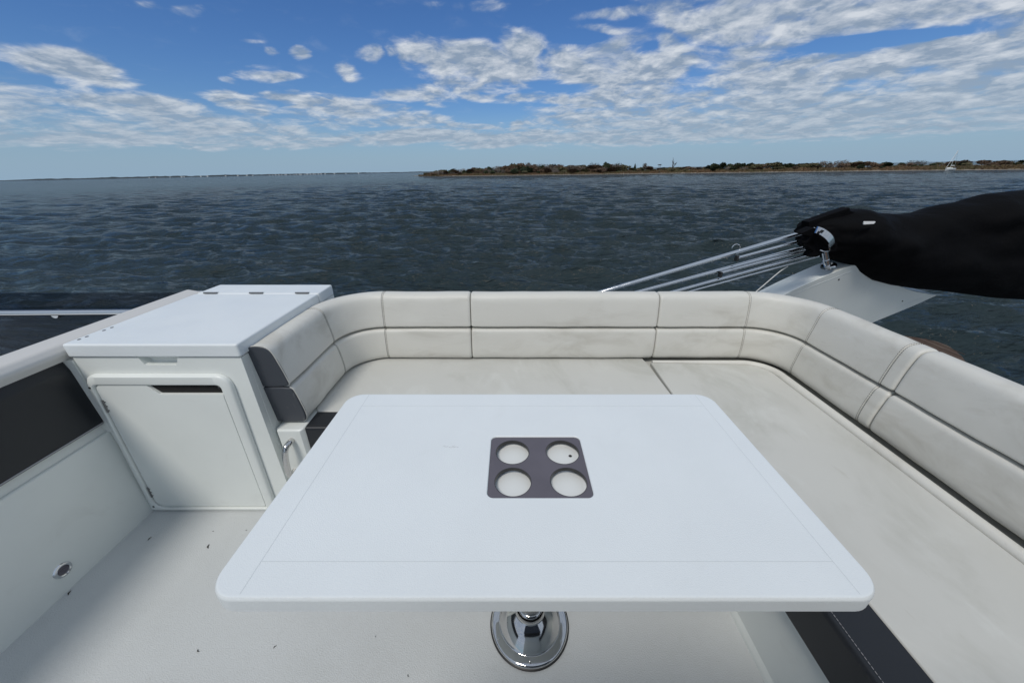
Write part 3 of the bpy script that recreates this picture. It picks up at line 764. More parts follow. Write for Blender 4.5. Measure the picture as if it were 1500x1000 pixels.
def build_cabinet():
    t = thing('storage_cabinet', 'white box shaped deck cabinet with hinged lid and framed door', 'cabinet', (-1.35, 1.56, 0))
    Y0, Y1 = 1.18, 1.95
    bm = NB()
    # body with a finger recess under the lid
    prism(bm, [(-1.700, .0), (-1.034, .0), (-1.030, .812), (-1.2715, .812), (-1.2735, .806), (-1.284, .783), (-1.290, .779), (-1.400, .779), (-1.408, .783), (-1.4185, .806), (-1.4205, .812), (-1.668, .812), (-1.668, .470), (-1.700, .462)], Y0, Y0 + .03, 'y')
    box(bm, (-1.668, Y0 + .03, .0), (-1.030, Y1, .812))
    box(bm, (-1.699, Y0 + .031, .0), (-1.667, Y1, .46))
    part('body', bm, M['gel'], t, sharp=30)
    bm = NB(); prism(bm, rpoly([(-1.675, 1.172), (-1.022, 1.172), (-1.026, 1.787), (-1.675, 1.787)], .012), .816, .871, 'z', .008)
    lid = part('lid', bm, M['gel_top'], t)
    bm = NB()
    for x, y in ((-1.653, 1.216), (-1.652, 1.242), (-1.648, 1.302), (-1.647, 1.332)):
        lathe(bm, [(0, .002), (.004, .0018), (.0055, .001), (.006, 0)], (x, y, .8705), 14)
    part('screw', bm, M['plastic'], lid)
    bm = NB(); prism(bm, rpoly([(-1.675, 1.792), (-1.026, 1.792), (-1.030, 1.958), (-1.672, 1.958)], .012), .8125, .871, 'z', .008)
    part('rear_top', bm, M['gel_top'], t)
    for x in (-1.598, -1.356, -1.113):
        bm = NB()
        tube(bm, [(x - .033, 1.790, .874), (x + .033, 1.790, .874)], .0045, 10)
        for k in (-.026, 0, .026): lathe(bm, [(0, .004), (.005, .003), (.006, 0)], (x + k, 1.801, .871), 10)
        box(bm, (x - .034, 1.792, .8705), (x + .034, 1.808, .8725))
        part('hinge', bm, M['hinge'], t)
    # door frame: a raised rounded moulding
    F = Y0 - .001
    outer = rpoly([(-1.650, .744), (-1.093, .744), (-1.117, .004), (-1.706, .004)], [.05, .06, .01, .012], 8)
    inner = rpoly([(-1.633, .700), (-1.136, .700), (-1.157, .022), (-1.678, .022)], [.022, .022, .01, .05], 8)
    mid0 = rpoly([(-1.642, .737), (-1.101, .737), (-1.124, .010), (-1.698, .010)], [.045, .055, .01, .012], 8)
    bm = NB(); n = len(outer)
    L = [[bm.verts.new((p[0], d, p[1])) for p in o] for o, d in ((outer, F), (outer, F - .012), (mid0, F - .021), ([tuple(Vector(a).lerp(Vector(b), .8)) for a, b in zip(mid0, inner)], F - .021), (inner, F - .016), (inner, F))]
    for a, b in zip(L, L[1:]):
        for i in range(n): bm.faces.new((a[i], b[i], b[(i + 1) % n], a[(i + 1) % n]))
    part('door_frame', bm, M['gel'], t, sharp=50)
    # thin black sheet behind the slot, painting in the shade inside the cabinet
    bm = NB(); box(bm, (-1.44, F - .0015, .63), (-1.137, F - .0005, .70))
    part('slot_shade_sheet', bm, M['slot_shade'], t)
    bm = NB()
    door = [(-1.629, .696), (-1.428, .696), (-1.392, .656), (-1.140, .656), (-1.143, .640), (-1.161, .027), (-1.672, .027)]
    prism(bm, rpoly(door, [.022, .012, .012, .003, .0, .01, .045], 6), F - .014, F - .002, 'y', .004, 2, 'lo')
    d = part('door', bm, M['gel'], t)
    for (xa, za), (xb, zb) in (((-1.6335, .628), (-1.6385, .570)), ((-1.667, .150), (-1.672, .090))):
        bm = NB(); tube(bm, [(xa + .003, F - .0150, za), (xb + .003, F - .0150, zb)], .0035, 10)
        for k in (.15, .5, .85):
            x = xa + (xb - xa) * k; z = za + (zb - za) * k
            lathe(bm, [(0, .002), (.0025, .0015), (.003, 0)], (x + .009, F - .014, z), 10, Vector((0, -1, 0)), Vector((1, 0, 0)))
        part('door_hinge', bm, M['hinge'], d)
    bm = NB()
    for x, z in ((-1.643, .690), (-1.140, .690), (-1.682, .033)):
        lathe(bm, [(0, .002), (.004, .0018), (.0055, 0)], (x, F - .0205, z), 12, Vector((0, -1, 0)), Vector((1, 0, 0)))
    part('frame_screw', bm, M['plastic'], t)
build_cabinet()

# ------------------------------------------------------------------ sofa
SPX = 1.51
def sofa_path():
    """front line of the backrests at seat level: arc length, point, outward normal"""
    P = []
    def add(x, y, nx, ny): P.append((Vector((x, y)), Vector((nx, ny))))
    for i in range(16): add(-.905, 1.262 + (1.65 - 1.262) * i / 16, -1, 0)
    for i in range(25):
        a = math.pi - (math.pi / 2) * i / 24; add(-.725 + .18 * math.cos(a), 1.65 + .18 * math.sin(a), math.cos(a), math.sin(a))
    for i in range(1, 70): add(-.725 + (1.33 + .725) * i / 70, 1.83, 0, 1)
    for i in range(25):
        a = math.pi / 2 * (1 - i / 24); add(1.33 + .18 * math.cos(a), 1.65 + .18 * math.sin(a), math.cos(a), math.sin(a))
    for i in range(1, 76): add(1.51, 1.65 - 2.15 * i / 75, 1, 0)
    s = [0.0]
    for (a, _), (b, _) in zip(P, P[1:]): s.append(s[-1] + (b - a).length)
    return s, P
S_, P_ = sofa_path()
def path_at(s):
    import bisect
    i = min(max(bisect.bisect_right(S_, s) - 1, 0), len(S_) - 2)
    t = (s - S_[i]) / (S_[i + 1] - S_[i])
    p = P_[i][0].lerp(P_[i + 1][0], t); n = P_[i][1].lerp(P_[i + 1][1], t).normalized()
    return p, n
def s_of(x=None, y=None):
    best = min(range(len(P_)), key=lambda i: abs(P_[i][0].x - x) + abs(P_[i][0].y - y)); 
    return S_[best] if y != 1.83 else S_[best] + (x - P_[best][0].x)

def profile():
    low = [(.020, .456), (.006, .463), (-.003, .482), (-.004, .520), (.001, .570), (.006, .606), (.011, .629), (.022, .639)]
    upp = [(.028, .650), (.019, .656), (.018, .669), (.023, .715), (.030, .76), (.037, .797), (.046, .820), (.064, .834), (.092, .838), (.118, .833), (.134, .815), (.139, .775)]
    a = smooth_path([(x, z, 0) for x, z in low], 3); b = smooth_path([(x, z, 0) for x, z in upp], 3)
    pts = [(p.x, p.y) for p in a] + [(.058, .6437), (.058, .6463)] + [(p.x, p.y) for p in b] + [(.14, .65), (.14, .47), (.128, .454), (.07, .453)]
    return pts
PROF = profile()
def prof_normals(pr):
    o = []; n = len(pr)
    for i in range(n):
        a, b = Vector(pr[i - 1]), Vector(pr[(i + 1) % n]); t = (b - a).normalized()
        o.append(Vector((t.y, -t.x)))      # inward for this winding
    return o
PN = prof_normals(PROF)
cx_ = sum(p[0] for p in PROF) / len(PROF); cz_ = sum(p[1] for p in PROF) / len(PROF)
if sum(PN[i].dot(Vector((cx_ - PROF[i][0], cz_ - PROF[i][1]))) for i in range(len(PROF))) < 0: PN = [-n for n in PN]

def back_pt(s, i, inset):
    p, n = path_at(s)
    a = PROF[i][0] + PN[i].x * inset; z = PROF[i][1] + PN[i].y * inset
    # fabric is never quite even
    f = 1 if i < 60 else 0
    w = .0022 * mnoise.noise(Vector((s * 5, z * 9, 1))) + .0012 * mnoise.noise(Vector((s * 14, z * 14, 5)))
    sh = -.032 * max(0, 1 - s / .25) * (z - .45) / .39       # the open end leans forward a little
    return Vector((p.x + n.x * (a + w), p.y + n.y * (a + w) + sh, z + w * .5))

def cushion(s0, s1, seams, flat0=False, flat1=False):
    bm = NB(); r = .014; ss = []
    L = s1 - s0
    steps = [0, .0008, .002, .004, .007, .011, .016, .022]
    st = set()
    for k in steps: st.add(s0 + k); st.add(s1 - k)
    n = int(L / .018)
    for k in range(1, n): 
        v = s0 + .022 + (L - .044) * k / n; st.add(v)
    for q in seams:
        for d in (-.012, -.006, -.0035, -.002, -.001, 0, .001, .002, .0035, .006, .012): st.add(q + d)
    rings = []
    for s in sorted(st):
        ins = 0
        for e, fl in ((s - s0, flat0), (s1 - s, flat1)):
            if e < r and not fl: ins += r * .8 * (1 - math.sqrt(max(0, 1 - (1 - e / r) ** 2)))
        for q in seams:
            ins += .0038 * math.exp(-((s - q) / .0018) ** 2)
        # a slight crown along each panel
        rings.append([bm.verts.new(back_pt(s, i, ins)) for i in range(len(PROF))])
    m = len(PROF)
    for a, b in zip(rings, rings[1:]):
        for k in range(m): bm.faces.new((a[k], a[(k + 1) % m], b[(k + 1) % m], b[k]))
    for rg, rev in ((rings[0], 1), (rings[-1], 0)):
        c = bm.verts.new(sum((v.co for v in rg), Vector()) / m)
        for k in range(m):
            bm.faces.new((rg[k], rg[(k + 1) % m], c) if rev else (rg[(k + 1) % m], rg[k], c))
    return bm

def stitch_line(bm, s, off):
    """short threads running down the front of a backrest at arc length s"""
    front = [i for i in range(len(PROF)) if PROF[i][0] < .12 and (i < 21 or i > 24) and i < len(PROF) - 5]
    pts = [back_pt(s + off, i, -.0004) for i in front]
    acc = 0; seglen = .0062
    for a, b in zip(pts, pts[1:]):
        L = (b - a).length
        if L > .03: continue
        k = max(1, int(L / seglen))
        for j in range(k):
            p = a.lerp(b, (j + .12) / k); q = a.lerp(b, (j + .78) / k)
            tube(bm, [p, q], .0009, 4, caps=False)

def build_sofa():
    t = thing('corner_sofa', 'U shaped off white vinyl corner bench with quilted backrests around the table', 'corner bench', (.3, 1.6, 0))
    # moulded base
    bm = NB()
    prism(bm, rpoly([(-.90, 1.235), (.806, 1.235), (.806, -.6), (1.655, -.6), (1.655, 1.70), (1.50, 1.97), (-.90, 1.97)], [.01, .0, .0, .0, .1, .1, .0], 4), -.02, .300, 'z', .004)
    # flared foot of the moulding and the low end of its toe step
    prism(bm, [(.790, -.02), (.794, .004), (.800, .012), (.807, .030), (.807, -.02)], -.6, 1.23, 'y')
    box(bm, (.770, -.60, -.01), (.806, .335, .030), .008)
    prism(bm, [(-1.0285, 1.975), (-1.0285, 1.222), (-1.014, 1.205), (-.918, 1.205), (-.903, 1.222), (-.903, 1.975)], .002, .444, 'z', .010)
    b = part('base', bm, M['gel'], t)
    # grab handle on the end of the base
    bm = NB(); tube(bm, smooth_path([(-.962, 1.207, .390), (-.964, 1.185, .391), (-.972, 1.160, .372), (-.980, 1.152, .31), (-.990, 1.160, .235), (-.996, 1.185, .212), (-.997, 1.207, .212)], 8), .0125, 16); part('grab_handle', bm, M['chrome'], t)
    # seat cushions
    def seat(name, outline, rr, seed):
        bm = NB(); prism(bm, rpoly(outline, rr, 8), .281, .45, 'z', .016, 4, 'hi')
        return part(name, bm, M['vinyl_seat'], t)
    far = seat('seat_cushion', [(-.900, 1.331), (.797, 1.331), (.784, 1.80), (.76, 1.955), (-.985, 1.955), (-.985, 1.45)], [.004, .004, .02, .02, .1, .02], 1)
    sR = s_of(.80, 1.83) + .01; back_line = []
    def roll_off(s): return -.018 - .022 * min(1, (s - sR) / .8)
    def roll_r(s): return .010 + .0130 * min(1, (s - sR) / .8)
    s = sR
    while s < S_[-1] - .005:
        p, n = path_at(s); q = roll_off(s) - roll_r(s) - .0015; back_line.append((p.x + n.x * q, p.y + n.y * q)); s += .03
    rt = part('seat_cushion', (lambda bm: (prism(bm, [(.803, 1.331), (.914, 1.331), (.914, -.6)][::-1][:0] + back_line + [(back_line[-1][0], -.6), (.914, -.6), (.914, 1.331), (.803, 1.331)], .281, .450, 'z', .009, 4, 'hi'), prism(bm, [(.803, 1.50), (1.44, 1.50), (1.44, -.6), (1.62, -.6), (1.62, 1.62), (1.45, 1.955), (.803, 1.955)], .281, .424, 'z'), bm)[2])(NB()), M['vinyl_seat'], t)
    def edge(length0, length1, fixed, axis, back):
        # dark front band: flat on top, rolled over the edge, straight down
        s = -1 if axis == 'x' else -1
        prof = rpoly([(back, .449), (fixed, .449), (fixed - .004, .305), (back, .305)], [.003, .016, .008, 0], 5)
        bm = NB(); prism(bm, prof, length0, length1, 'x' if axis == 'y' else 'y', .004, 2); return bm
    part('front_band', edge(-.900, .797, 1.217, 'y', 1.3295), M['darker'], far)
    part('front_band', edge(-.6, 1.331, .786, 'x', .9125), M['darker'], rt)
    bm = NB()
    for y0 in np.arange(-.5, 1.2, .0085): box(bm, (.8015, y0, .4484), (.8024, y0 + .0058, .4500))
    part('stitching', bm, M['lightthread'], rt)
    bm = NB()
    for x0 in np.arange(-.89, .75, .0085): box(bm, (x0, 1.2325, .4484), (x0 + .0058, 1.2339, .4500))
    part('stitching', bm, M['thread'], far)
    # dark strip of seat at the open left end, under the table edge
    # rounded roll between the right seat and the backrests
    bm = NB(); pts = []; sA = sR; s = sA + .012
    while s < S_[-1] - .01:
        p, n = path_at(s); k = min(1, (s - sA) / .8); off = roll_off(s)
        pts.append(Vector((p.x + n.x * off, p.y + n.y * off, (.447 - .003 * k)))); s += .015
    kk = [roll_r(sA + .012 + i * .015) for i in range(len(pts))]
    tube(bm, pts, kk, 16)
    part('piping_roll', bm, M['vinyl'], rt)
    # backrests
    g1, g2 = s_of(-.234, 1.83), s_of(.828, 1.83)
    g3 = s_of(1.51, 1.178)
    a0, a1 = s_of(-.905, 1.65) , s_of(-.725, 1.83)
    c0, c1 = s_of(1.33, 1.83), s_of(1.51, 1.65)
    for s0, s1, seams, fl in ((.0, g1 - .0015, [a0, a1], True), (g1 + .0015, g2 - .0015, [], False), (g2 + .0015, g3 - .0015, [c0, c1, g3 - .055], False), (g3 + .0015, S_[-1] - .01, [], False)):
        bc = part('backrest_cushion', cushion(s0, s1, seams, fl), M['vinyl'], t, sharp=45)
        if seams:
            bm = NB()
            for q in seams:
                stitch_line(bm, q, -.0042); stitch_line(bm, q, .0042)
            part('stitching', bm, M['thread'], bc)
        if s0 == 0:
            bm = NB(); m = len(PROF)
            lo = [p for p in PROF[:22]] + [(.05, .6425), (.139, .6425), (.139, .47), (.128, .456)]
            hi = [(.05, .6475)] + [p for p in PROF[24:] if p[1] > .6475] + [(.139, .6475)]
            for poly, th in ((lo, .015), (hi, .013)):
                t_ = NB(); prism(t_, [(-.905 - n, z) for n, z in poly], 1.2635 - th, 1.2635, 'y', .0055, 3, 'lo')
                for v in t_.verts: v.co.y += -.032 * (v.co.z - .45) / .39
                merge(bm, t_)
            part('end_panel', bm, M['endgrey'], bc, 'slate grey end face of the backrest')
            bm = NB()
            tube(bm, [back_pt(0, i, -.0008) + Vector((0, -.0045, 0)) for i in range(0, 22)], .0024, 8)
            tube(bm, [back_pt(0, i, -.0008) + Vector((0, -.0045, 0)) for i in range(25, m - 8)], .0024, 8)
            part('piping', bm, M['vinyl'], bc)
build_sofa()

# ------------------------------------------------------------------ table
def build_table():
    t = thing('pedestal_table', 'white rectangular fibreglass table on a polished pedestal with a cup holder plate', 'table', (.062, .70, 0))
    X0, X1, Y0, Y1, Z0, Z1 = -.573, .697, .378, 1.046, .698, .740
    px0, px1, py0, py1 = -.0625, .2005, .6000, .8215
    # tabletop with a recess: frame ring + under side + bevelled rim
    n = 10
    out = rrect(X0, Y0, X1, Y1, .055, n); bm = NB()
    def off(d): return rrect(X0 + d, Y0 + d, X1 - d, Y1 - d, .055 - d, n)
    layers = [(off(.0), Z0 + .004), (off(.0), Z1 - .009), (off(.0012), Z1 - .0045), (off(.004), Z1 - .0012), (off(.0085), Z1)]
    bot = off(.004)
    inn = rrect(px0, py0, px1, py1, .018, n)
    inn2 = rrect(px0 + .002, py0 + .002, px1 - .002, py1 - .002, .016, n)
    L = [[bm.verts.new((p[0], p[1], Z0)) for p in bot]] + [[bm.verts.new((p[0], p[1], z)) for p in o] for o, z in layers]
    L.append([bm.verts.new((p[0], p[1], Z1)) for p in inn]); L.append([bm.verts.new((p[0], p[1], Z1 - .002)) for p in inn2]); L.append([bm.verts.new((p[0], p[1], Z1 - .0130)) for p in inn2])
    m = len(out)
    for a, b in zip(L, L[1:]):
        for i in range(m): bm.faces.new((a[i], a[(i + 1) % m], b[(i + 1) % m], b[i]))
    bm.faces.new(L[0][::-1])
    top = part('tabletop', bm, M['gel_top'], t, sharp=30)
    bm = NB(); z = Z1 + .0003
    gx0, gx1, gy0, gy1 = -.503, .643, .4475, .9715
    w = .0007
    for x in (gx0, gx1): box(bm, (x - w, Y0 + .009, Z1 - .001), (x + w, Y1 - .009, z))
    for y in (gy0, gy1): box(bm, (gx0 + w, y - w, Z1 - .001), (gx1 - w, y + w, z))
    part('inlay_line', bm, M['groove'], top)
    bm = NB()
    for q in ([(-.197, .780), (-.188, .776), (-.182, .778)], [(-.180, .7745), (-.170, .773), (-.160, .776), (-.152, .774)], [(-.172, .779), (-.163, .780)]):
        tube(bm, smooth_path([(x, y, Z1 + .0001) for x, y in q], 4), .0005, 5)
    part('scratch', bm, M['scuff'], top, 'faint grey scratch on the table left of the cup holder')
    # cup holder plate with four holes
    holes = [(.0015, .7586), (.1415, .7586), (.0025, .6532), (.1435, .6532)]; hr = .0465
    bm = NB(); o = rrect(px0 + .003, py0 + .003, px1 - .003, py1 - .003, .015, 8)
    zt, zb = Z1 - .0030, Z1 - .0125
    xm, ym = (px0 + px1) / 2, .706
    for (hx, hy) in holes:
        qx = (px0 + .003, xm) if hx < xm else (xm, px1 - .003); qy = (py0 + .003, ym) if hy < ym else (ym, py1 - .003)
        angs = sorted(set([round(2 * math.pi * k / 64, 6) for k in range(64)] + [round(math.atan2(yy - hy, xx - hx) % (2 * math.pi), 6) for xx in qx for yy in qy]))
        K = len(angs); ci, co_ = [], []
        for a in angs:
            dx, dy = math.cos(a), math.sin(a)
            sx = ((qx[1] if dx > 0 else qx[0]) - hx) / dx if abs(dx) > 1e-6 else 1e9
            sy = ((qy[1] if dy > 0 else qy[0]) - hy) / dy if abs(dy) > 1e-6 else 1e9
            s = min(sx, sy); x, y = hx + dx * s, hy + dy * s
            # round the plate's own corners
            cx = px0 + .018 if hx < xm else px1 - .018; cy = py0 + .018 if hy < ym else py1 - .018
            if (x - cx) * (1 if hx > xm else -1) > 0 and (y - cy) * (1 if hy > ym else -1) > 0:
                v = Vector((x - cx, y - cy)); v = v.normalized() * .015; x, y = cx + v.x, cy + v.y
            co_.append((x, y)); ci.append((hx + dx * hr, hy + dy * hr))
        c2 = [(hx + (x - hx) * (1 + .0003 / hr), hy + (y - hy) * (1 + .0003 / hr)) for x, y in ci]
        LL = [[bm.verts.new((*p, zb)) for p in co_], [bm.verts.new((*p, zt)) for p in co_], [bm.verts.new((*p, zt)) for p in c2], [bm.verts.new((*p, zt - .0003)) for p in ci], [bm.verts.new((*p, zb)) for p in ci]]
        for a, b in zip(LL, LL[1:]):
            for k in range(K): bm.faces.new((a[k], b[k], b[(k + 1) % K], a[(k + 1) % K]))
    bmesh.ops.remove_doubles(bm, verts=bm.verts, dist=.00005)
    pl = part('cup_holder', bm, M['plate'], t, 'dark grey plate with four round cup holes set in the table')
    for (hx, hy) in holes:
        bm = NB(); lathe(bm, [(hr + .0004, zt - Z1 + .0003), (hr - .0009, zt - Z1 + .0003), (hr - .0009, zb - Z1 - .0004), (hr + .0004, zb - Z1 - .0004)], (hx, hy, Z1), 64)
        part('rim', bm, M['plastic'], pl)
    # moulded tray below the plate
    bm = NB(); a = rrect(px0 + .002, py0 + .002, px1 - .002, py1 - .002, .016, 8); b = rrect(px0 + .006, py0 + .006, px1 - .006, py1 - .006, .02, 8); c = rrect(px0 + .02, py0 + .02, px1 - .02, py1 - .02, .02, 8)
    LL = [[bm.verts.new((*p, z)) for p in o] for o, z in ((a, Z1 - .0133), (b, Z1 - .019), (c, Z1 - .026))]
    for u, v in zip(LL, LL[1:]):
        for i in range(len(u)): bm.faces.new((u[i], u[(i + 1) % len(u)], v[(i + 1) % len(u)], v[i]))
    bm.faces.new(LL[-1])
    tr = part('tray', bm, M['tray'], t)
    bm = NB(); lathe(bm, [(0, .0005), (.0048, .0006)], (.1662, .7665, Z1 - .0256), 20)
    part('drain_hole', bm, M['plastic'], tr)
    # pedestal
    c = (.062, .702, 0)
    bm = NB(); lathe(bm, [(.1375, .0), (.139, .004), (.136, .007), (.1335, .0075)], c, 96); part('gasket', bm, M['plastic'], t)
    bm = NB(); lathe(bm, [(.1345, .0076), (.1345, .011), (.1325, .0145), (.128, .017), (.114, .0215), (.108, .0225), (.1055, .0235), (.102, .028), (.092, .044), (.078, .061), (.064, .0735), (.052, .082), (.0475, .0865), (.0475, .1)], c, 128)
    bs = part('base_flange', bm, M['chrome'], t, sharp=50)
    bm = NB()
    for k in range(6):
        a = R(28 + 60 * k); p = Vector((c[0] + .121 * math.cos(a), c[1] + .121 * math.sin(a), .0185))
        lathe(bm, [(0, .0022), (.0035, .0018), (.0045, 0)], p, 14)
    part('bolt', bm, M['steel'], bs)
    bm = NB(); lathe(bm, [(.0475, .0865), (.0475, .092), (.0445, .096), (.0445, .112), (.041, .116), (.0375, .117)], c, 64); part('collar', bm, M['chrome'], t)
    bm = NB(); lathe(bm, [(.0375, .117), (.0375, .40), (.0335, .402), (.0335, .66)], c, 64); part('column', bm, M['chrome'], t)
    bm = NB(); lathe(bm, [(.0335, .66), (.09, .672), (.13, .690), (.13, .6978), (0, .6978)], c, 64); part('mounting_plate', bm, M['steel'], t)
build_table()

# ------------------------------------------------------------------ arch wing, folded bimini
def build_wing():
    t = thing('arch_wing', 'white moulded wing curving out behind the bench under the black canvas', 'arch wing', (1.9, 2.36, .5))
    front = [(1.55, .545), (1.74, .628), (1.821, .679), (1.93, .745), (2.033, .802), (2.15, .862), (2.22, .892), (2.262, .902), (2.30, .893), (2.40, .852), (2.515, .797), (2.624, .756), (2.74, .722), (2.90, .697), (2.78, .622), (2.554, .497), (2.38, .392), (1.9, .2), (1.55, .2)]
    # front face slightly dished; top face runs back
    bm = NB()
    top = front[:14]; low = front[13:]
    pts = [(p.x, p.y) for p in smooth_path([(x, z, 0) for x, z in top], 4)] + low[1:]
    prism(bm, pts, 2.30, 2.48, 'y', .003, 2)
    def lean(bm):
        # the face is an overhang: its lower edge lies further out than its top edge
        for v in bm.verts:
            k = (2.30 + max(0, .905 - v.co.z) * .42) / 2.30
            v.co = Vector((v.co.x * k, v.co.y * k, DECK_EYE + (v.co.z - DECK_EYE) * k))
        return bm
    lean(bm)
    part('body', bm, M['gel'], t, sharp=28)
    bm = NB()
    for P in ([(1.84, .655), (2.03, .762), (2.25, .862)], [(2.50, .520), (2.66, .606), (2.80, .680)]):
        for a, b in zip(P, P[1:]):
            tube(bm, [(a[0], 2.2995, a[1]), (b[0], 2.2995, b[1])], .0016, 6)
    part('seam', lean(bm), M['groove'], t)
    bm = NB()
    for x, z in ((1.92, .683), (2.185, .805), (2.68, .655)): lathe(bm, [(0, .003), (.004, .003), (.006, 0)], (x, 2.3, z), 12, Vector((0, -1, 0)), Vector((1, 0, 0)))
    part('rivet', lean(bm), M['plastic'], t)
build_wing()

def build_bimini():
    cv = thing('folded_awning', 'bundle of folded black canvas awning lying over the white wing', 'folded awning', (2.4, 2.4, .9))
    top = [(1.90, 1.13), (1.94, 1.165), (2.00, 1.19), (2.08, 1.205), (2.15, 1.228), (2.223, 1.240), (2.27, 1.236), (2.32, 1.218), (2.42, 1.212), (2.545, 1.205), (2.65, 1.222), (2.76, 1.262), (2.876, 1.282), (3.02, 1.328), (3.187, 1.345), (3.6, 1.38), (4.2, 1.40)]
    bot = [(1.90, 1.06), (1.95, 1.03), (2.00, .985), (2.05, .945), (2.12, .925), (2.19, .918), (2.25, .89), (2.316, .850), (2.458, .785), (2.605, .748), (2.80, .722), (2.964, .708), (3.376, .658), (4.2, .60)]
    bm = NB(); rings = []; nx, nk = 150, 72
    for i in range(nx):
        u = i / (nx - 1); x = 1.90 + 2.3 * u ** 1.5
        zt, zb = interp(top, x), interp(bot, x)
        yc = 2.40; zc = (zt + zb) / 2; hz = (zt - zb) / 2
        hy = .05 + .17 * min(1, ((x - 1.90) / .35)) ** .6
        rg = []
        for k in range(nk):
            a = 2 * math.pi * k / nk
            cs, sn = math.cos(a), math.sin(a)
            y = yc - hy * math.copysign(abs(cs) ** .8, cs); z = zc + hz * sn
            # folds running down to the right
            fo = math.sin(9 * (z * 1.6 + x * .55) + 2.2 * mnoise.noise(Vector((x * 1.2, z * 2, 0)))) * .022 + .055 * abs(mnoise.noise(Vector((x * 2.2 + z * 1.5, z * 5 - x * 2.0, 2)))) - .02 + .02 * mnoise.noise(Vector((x * 7, z * 12, y * 4)))
            y -= fo * (abs(cs) ** .5); z += .35 * fo * abs(cs) * .5
            rg.append(bm.verts.new((x + .02 * mnoise.noise(Vector((k * .3, 0, i * .05))), y, z)))
        rings.append(rg)
    for a, b in zip(rings, rings[1:]):
        for k in range(nk): bm.faces.new((a[k], a[(k + 1) % nk], b[(k + 1) % nk], b[k]))
    bm.faces.new(rings[0]); bm.faces.new(rings[-1])
    part('canvas', bm, M['canvas'], cv, sharp=80)
    # stiff folded flap sticking out at the end
    bm = NB()
    fl = [(1.885, 1.168), (2.00, 1.213), (2.112, 1.252), (2.122, 1.236), (2.16, 1.225), (2.15, 1.10), (1.90, 1.115)]
    prism(bm, fl, 2.34, 2.41, 'y', .008, 2)
    part('flap', bm, M['canvas'], cv)
    # ragged cloth where the tubes leave the bundle
    bm = NB()
    for pts in ([(1.731, 1.118), (1.803, 1.153), (1.883, 1.120), (1.985, 1.056), (1.965, 1.02), (1.90, 1.045), (1.86, 1.077), (1.83, 1.045), (1.781, 1.053), (1.805, 1.101)], [(1.766, 1.069), (1.862, 1.098), (1.989, 1.044), (1.985, 1.012), (1.924, 1.010), (1.885, .980), (1.837, .978), (1.851, 1.012)]):
        pts = [(x * 1.0, z) for x, z in pts]
        prism(bm, rpoly(pts, .006, 3), 2.185, 2.25, 'y', .01, 2)
    part('loose_edge', bm, M['canvas'], cv)
    bm = NB(); prism(bm, rpoly([(2.075, 1.172), (2.135, 1.176), (2.142, 1.19), (2.07, 1.190)], .004, 3), 2.17, 2.176, 'y', .001, 1)
    part('tag', bm, M['tag'], cv, 'small white tag')
    # frame tubes
    fr = thing('awning_frame', 'bundle of slanting polished steel awning tubes rising from behind the bench', 'awning frame', (.9, 2.3, .6))
    def bar(a, b, y, r, ext=0):
        a = Vector((a[0], y, a[1])); b = Vector((b[0], y, b[1])); d = (a - b)
        bm = NB(); tube(bm, [a, b - d * ext], r, 16); part('tube', bm, M['steel'], fr)
    bar((1.90, 1.128), (.647, .732), 2.30, .0135, .25)
    bar((1.86, 1.075), (1.452, .956), 2.27, .0095)
    bar((2.00, 1.052), (.902, .732), 2.30, .0125, .25)
    bar((1.95, 1.020), (1.372, .857), 2.28, .008)
    bar((1.95, 1.004), (1.376, .840), 2.31, .006)
    bar((1.96, .985), (1.111, .729), 2.29, .0115, .3)
    bar((1.96, .968), (1.14, .722), 2.26, .006, .3)
    for x, z in ((1.450, .955), (1.371, .850)):
        bm = NB(); box(bm, (x - .008, 2.262, z - .022), (x + .006, 2.295, z + .014), .003, 2); part('tube_cap', bm, M['plastic'], fr)
    bm = NB(); c = Vector((1.440, 2.30, 1.012)); tube(bm, [c + Vector((math.cos(R(a)) * .026, 0, math.sin(R(a)) * .024)) for a in range(-20, 205, 15)], .0028, 8); part('ring', bm, M['steel'], fr)
    # lashing cord
    bm = NB(); tube(bm, smooth_path([(1.79, 2.27, .90), (1.75, 2.27, .868), (1.68, 2.27, .785), (1.60, 2.26, .70), (1.56, 2.25, .66)], 5), .0036, 8)
    single('lashing_cord', bm, M['cord'], 'thin pale cord tied from the steel tubes down behind the backrest', 'cord', (1.6, 2.26, .7))
    # short post with clamp that carries the bundle
    ps = thing('support_post', 'short stainless post on the white wing holding the canvas bundle with a bright curved clamp', 'post', (2.09, 2.35, .885))
    bm = NB(); tube(bm, [(2.123, 2.345, .872), (1.991, 2.290, 1.03)], .0195, 20); part('post', bm, M['steel'], ps)
    bm = NB(); lathe(bm, [(.021, .016), (.024, .012), (.040, .007), (.043, 0), (.043, -.01)], (2.121, 2.345, .888), 32, Vector((-.35, 0, .93)).normalized(), Vector((.93, 0, .35)).normalized()); part('flange', bm, M['chrome'], ps)
    bm = NB(); tube(bm, [(2.078, 2.326, .925), (2.066, 2.321, .940)], .0225, 20); part('collar', bm, M['steel'], ps)
    # curved clamp: flat bar swept along an arc, its outer face bright
    arc = smooth_path([(1.893, 1.122), (1.925, 1.112), (1.962, 1.082), (1.992, 1.045), (2.008, 1.004)] and [(1.790, 2.150, 1.128), (1.815, 2.140, 1.118), (1.848, 2.132, 1.096), (1.880, 2.135, 1.070), (1.903, 2.145, 1.044)], 6)
    bm = NB(); rg = []
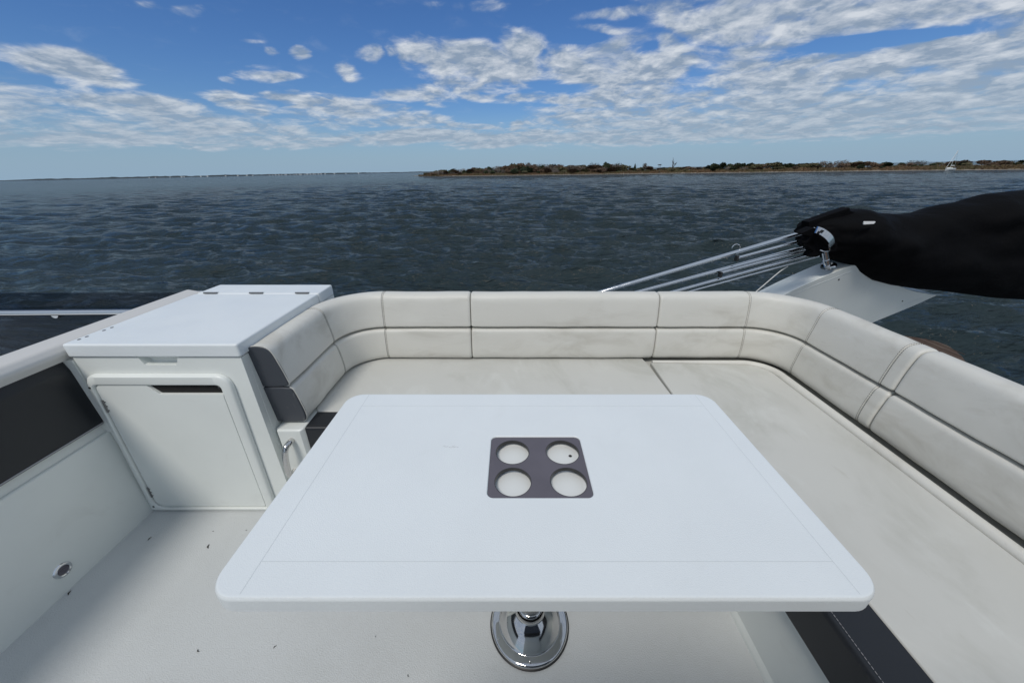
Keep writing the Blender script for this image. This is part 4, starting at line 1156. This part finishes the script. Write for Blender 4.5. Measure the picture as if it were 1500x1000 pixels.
    for i, p in enumerate(arc):
        tt = (arc[min(i + 1, len(arc) - 1)] - arc[max(i - 1, 0)]).normalized(); n = Vector((tt.z, 0, -tt.x)); n = -n if n.z < 0 else n
        w = .040
        # bar width leans up and to the right, thickness along the view
        A = n * w; B = Vector((0, -.004, 0))
        rg.append([bm.verts.new(q) for q in (p + B, p + A + B * .5 + Vector((0, .01, 0)), p + A + Vector((0, .016, 0)), p + Vector((0, .006, 0)))])
    for a, b in zip(rg, rg[1:]):
        for k in range(4): bm.faces.new((a[k], a[(k + 1) % 4], b[(k + 1) % 4], b[k]))
    bm.faces.new(rg[0]); bm.faces.new(rg[-1])
    cl = part('clamp', bm, M['chrome'], ps)
    bm = NB(); prism(bm, rpoly([(1.796, 1.134), (1.811, 1.128), (1.822, 1.143), (1.806, 1.149)], .002, 2), 2.128, 2.134, 'y'); part('buckle_slot', bm, M['plastic'], cl)
    bm = NB(); tube(bm, smooth_path([(1.903, 2.145, 1.044), (1.914, 2.15, 1.030), (1.913, 2.16, 1.018), (1.90, 2.18, 1.016), (1.87, 2.2, 1.03)], 6), .004, 8); part('clamp_strap', bm, M['chrome'], cl)
build_bimini()

def build_light_blocking_seat():  # unseen seat added behind the camera to shade table front and darken chrome reflections
    t = thing('light_blocking_seat', 'added unseen dark seat behind the camera that blocks light and darkens reflections', 'light blocker', (.3, -.75, 0))
    bm = NB(); box(bm, (-.35, -.95, .0), (.95, -.50, .62), .03); part('pedestal_box', bm, M['gel'], t)
    bm = NB(); box(bm, (-.45, -1.02, .62), (1.05, -.42, .74), .04, 4); part('seat', bm, M['dark'], t)
    bm = NB(); prism(bm, rpoly([(-.42, .70), (-.30, .70), (-.26, 1.30), (-.34, 1.34), (-.40, 1.30)], .04, 4), -.45, 1.05, 'x', .02); part('backrest', bm, M['dark'], t)
build_light_blocking_seat()

def build_flecks():
    rnd = random.Random(12)
    spots = [(-1.585, 1.02, .016), (-1.705 + .02, .80, .018), (-1.30, .985, .020), (-1.19, 1.06, .007), (-1.335, 1.055, .008), (-1.165, .905, .007), (-.80, .63, .010), (-1.05, .62, .012), (-.33, .555, .008), (-.47, .66, .006), (-.25, .40, .007), (.30, .52, .008), (.42, .47, .006)]
    where = ['at the side wall foot near the cabinet', 'at the side wall foot below the drain', 'curled, in front of the cabinet door', 'tiny, below the right edge of the cabinet door', 'tiny, left of the curled speck before the door', 'tiny, halfway between cabinet and table corner',
             'left of the table near its front corner', 'alone on the open deck left of the table', 'left of two below the table front edge', 'just under the left front edge of the table', 'lowest, left of the pedestal', 'right of the pedestal', 'rightmost, nearest the bench base']
    for (x, y, L), w in zip(spots, where):
        bm = NB(); a = rnd.uniform(0, 3.1); d = Vector((math.cos(a), math.sin(a), 0)) * L / 2; n = Vector((-d.y, d.x, 0)).normalized() * L * .2
        p = Vector((x, y, .0022)); tube(bm, [p - d, p + n, p + d], [L * .05, L * .14, L * .05], 6)
        single('deck_fleck', bm, M['fleck'], 'dark speck of dirt on the deck, ' + w, 'speck', (x, y, .0), 'dark specks on the deck')
build_flecks()

bpy.context.view_layer.update()
for o in BOAT_TOPS:
    o.matrix_world = HEEL @ o.matrix_basis
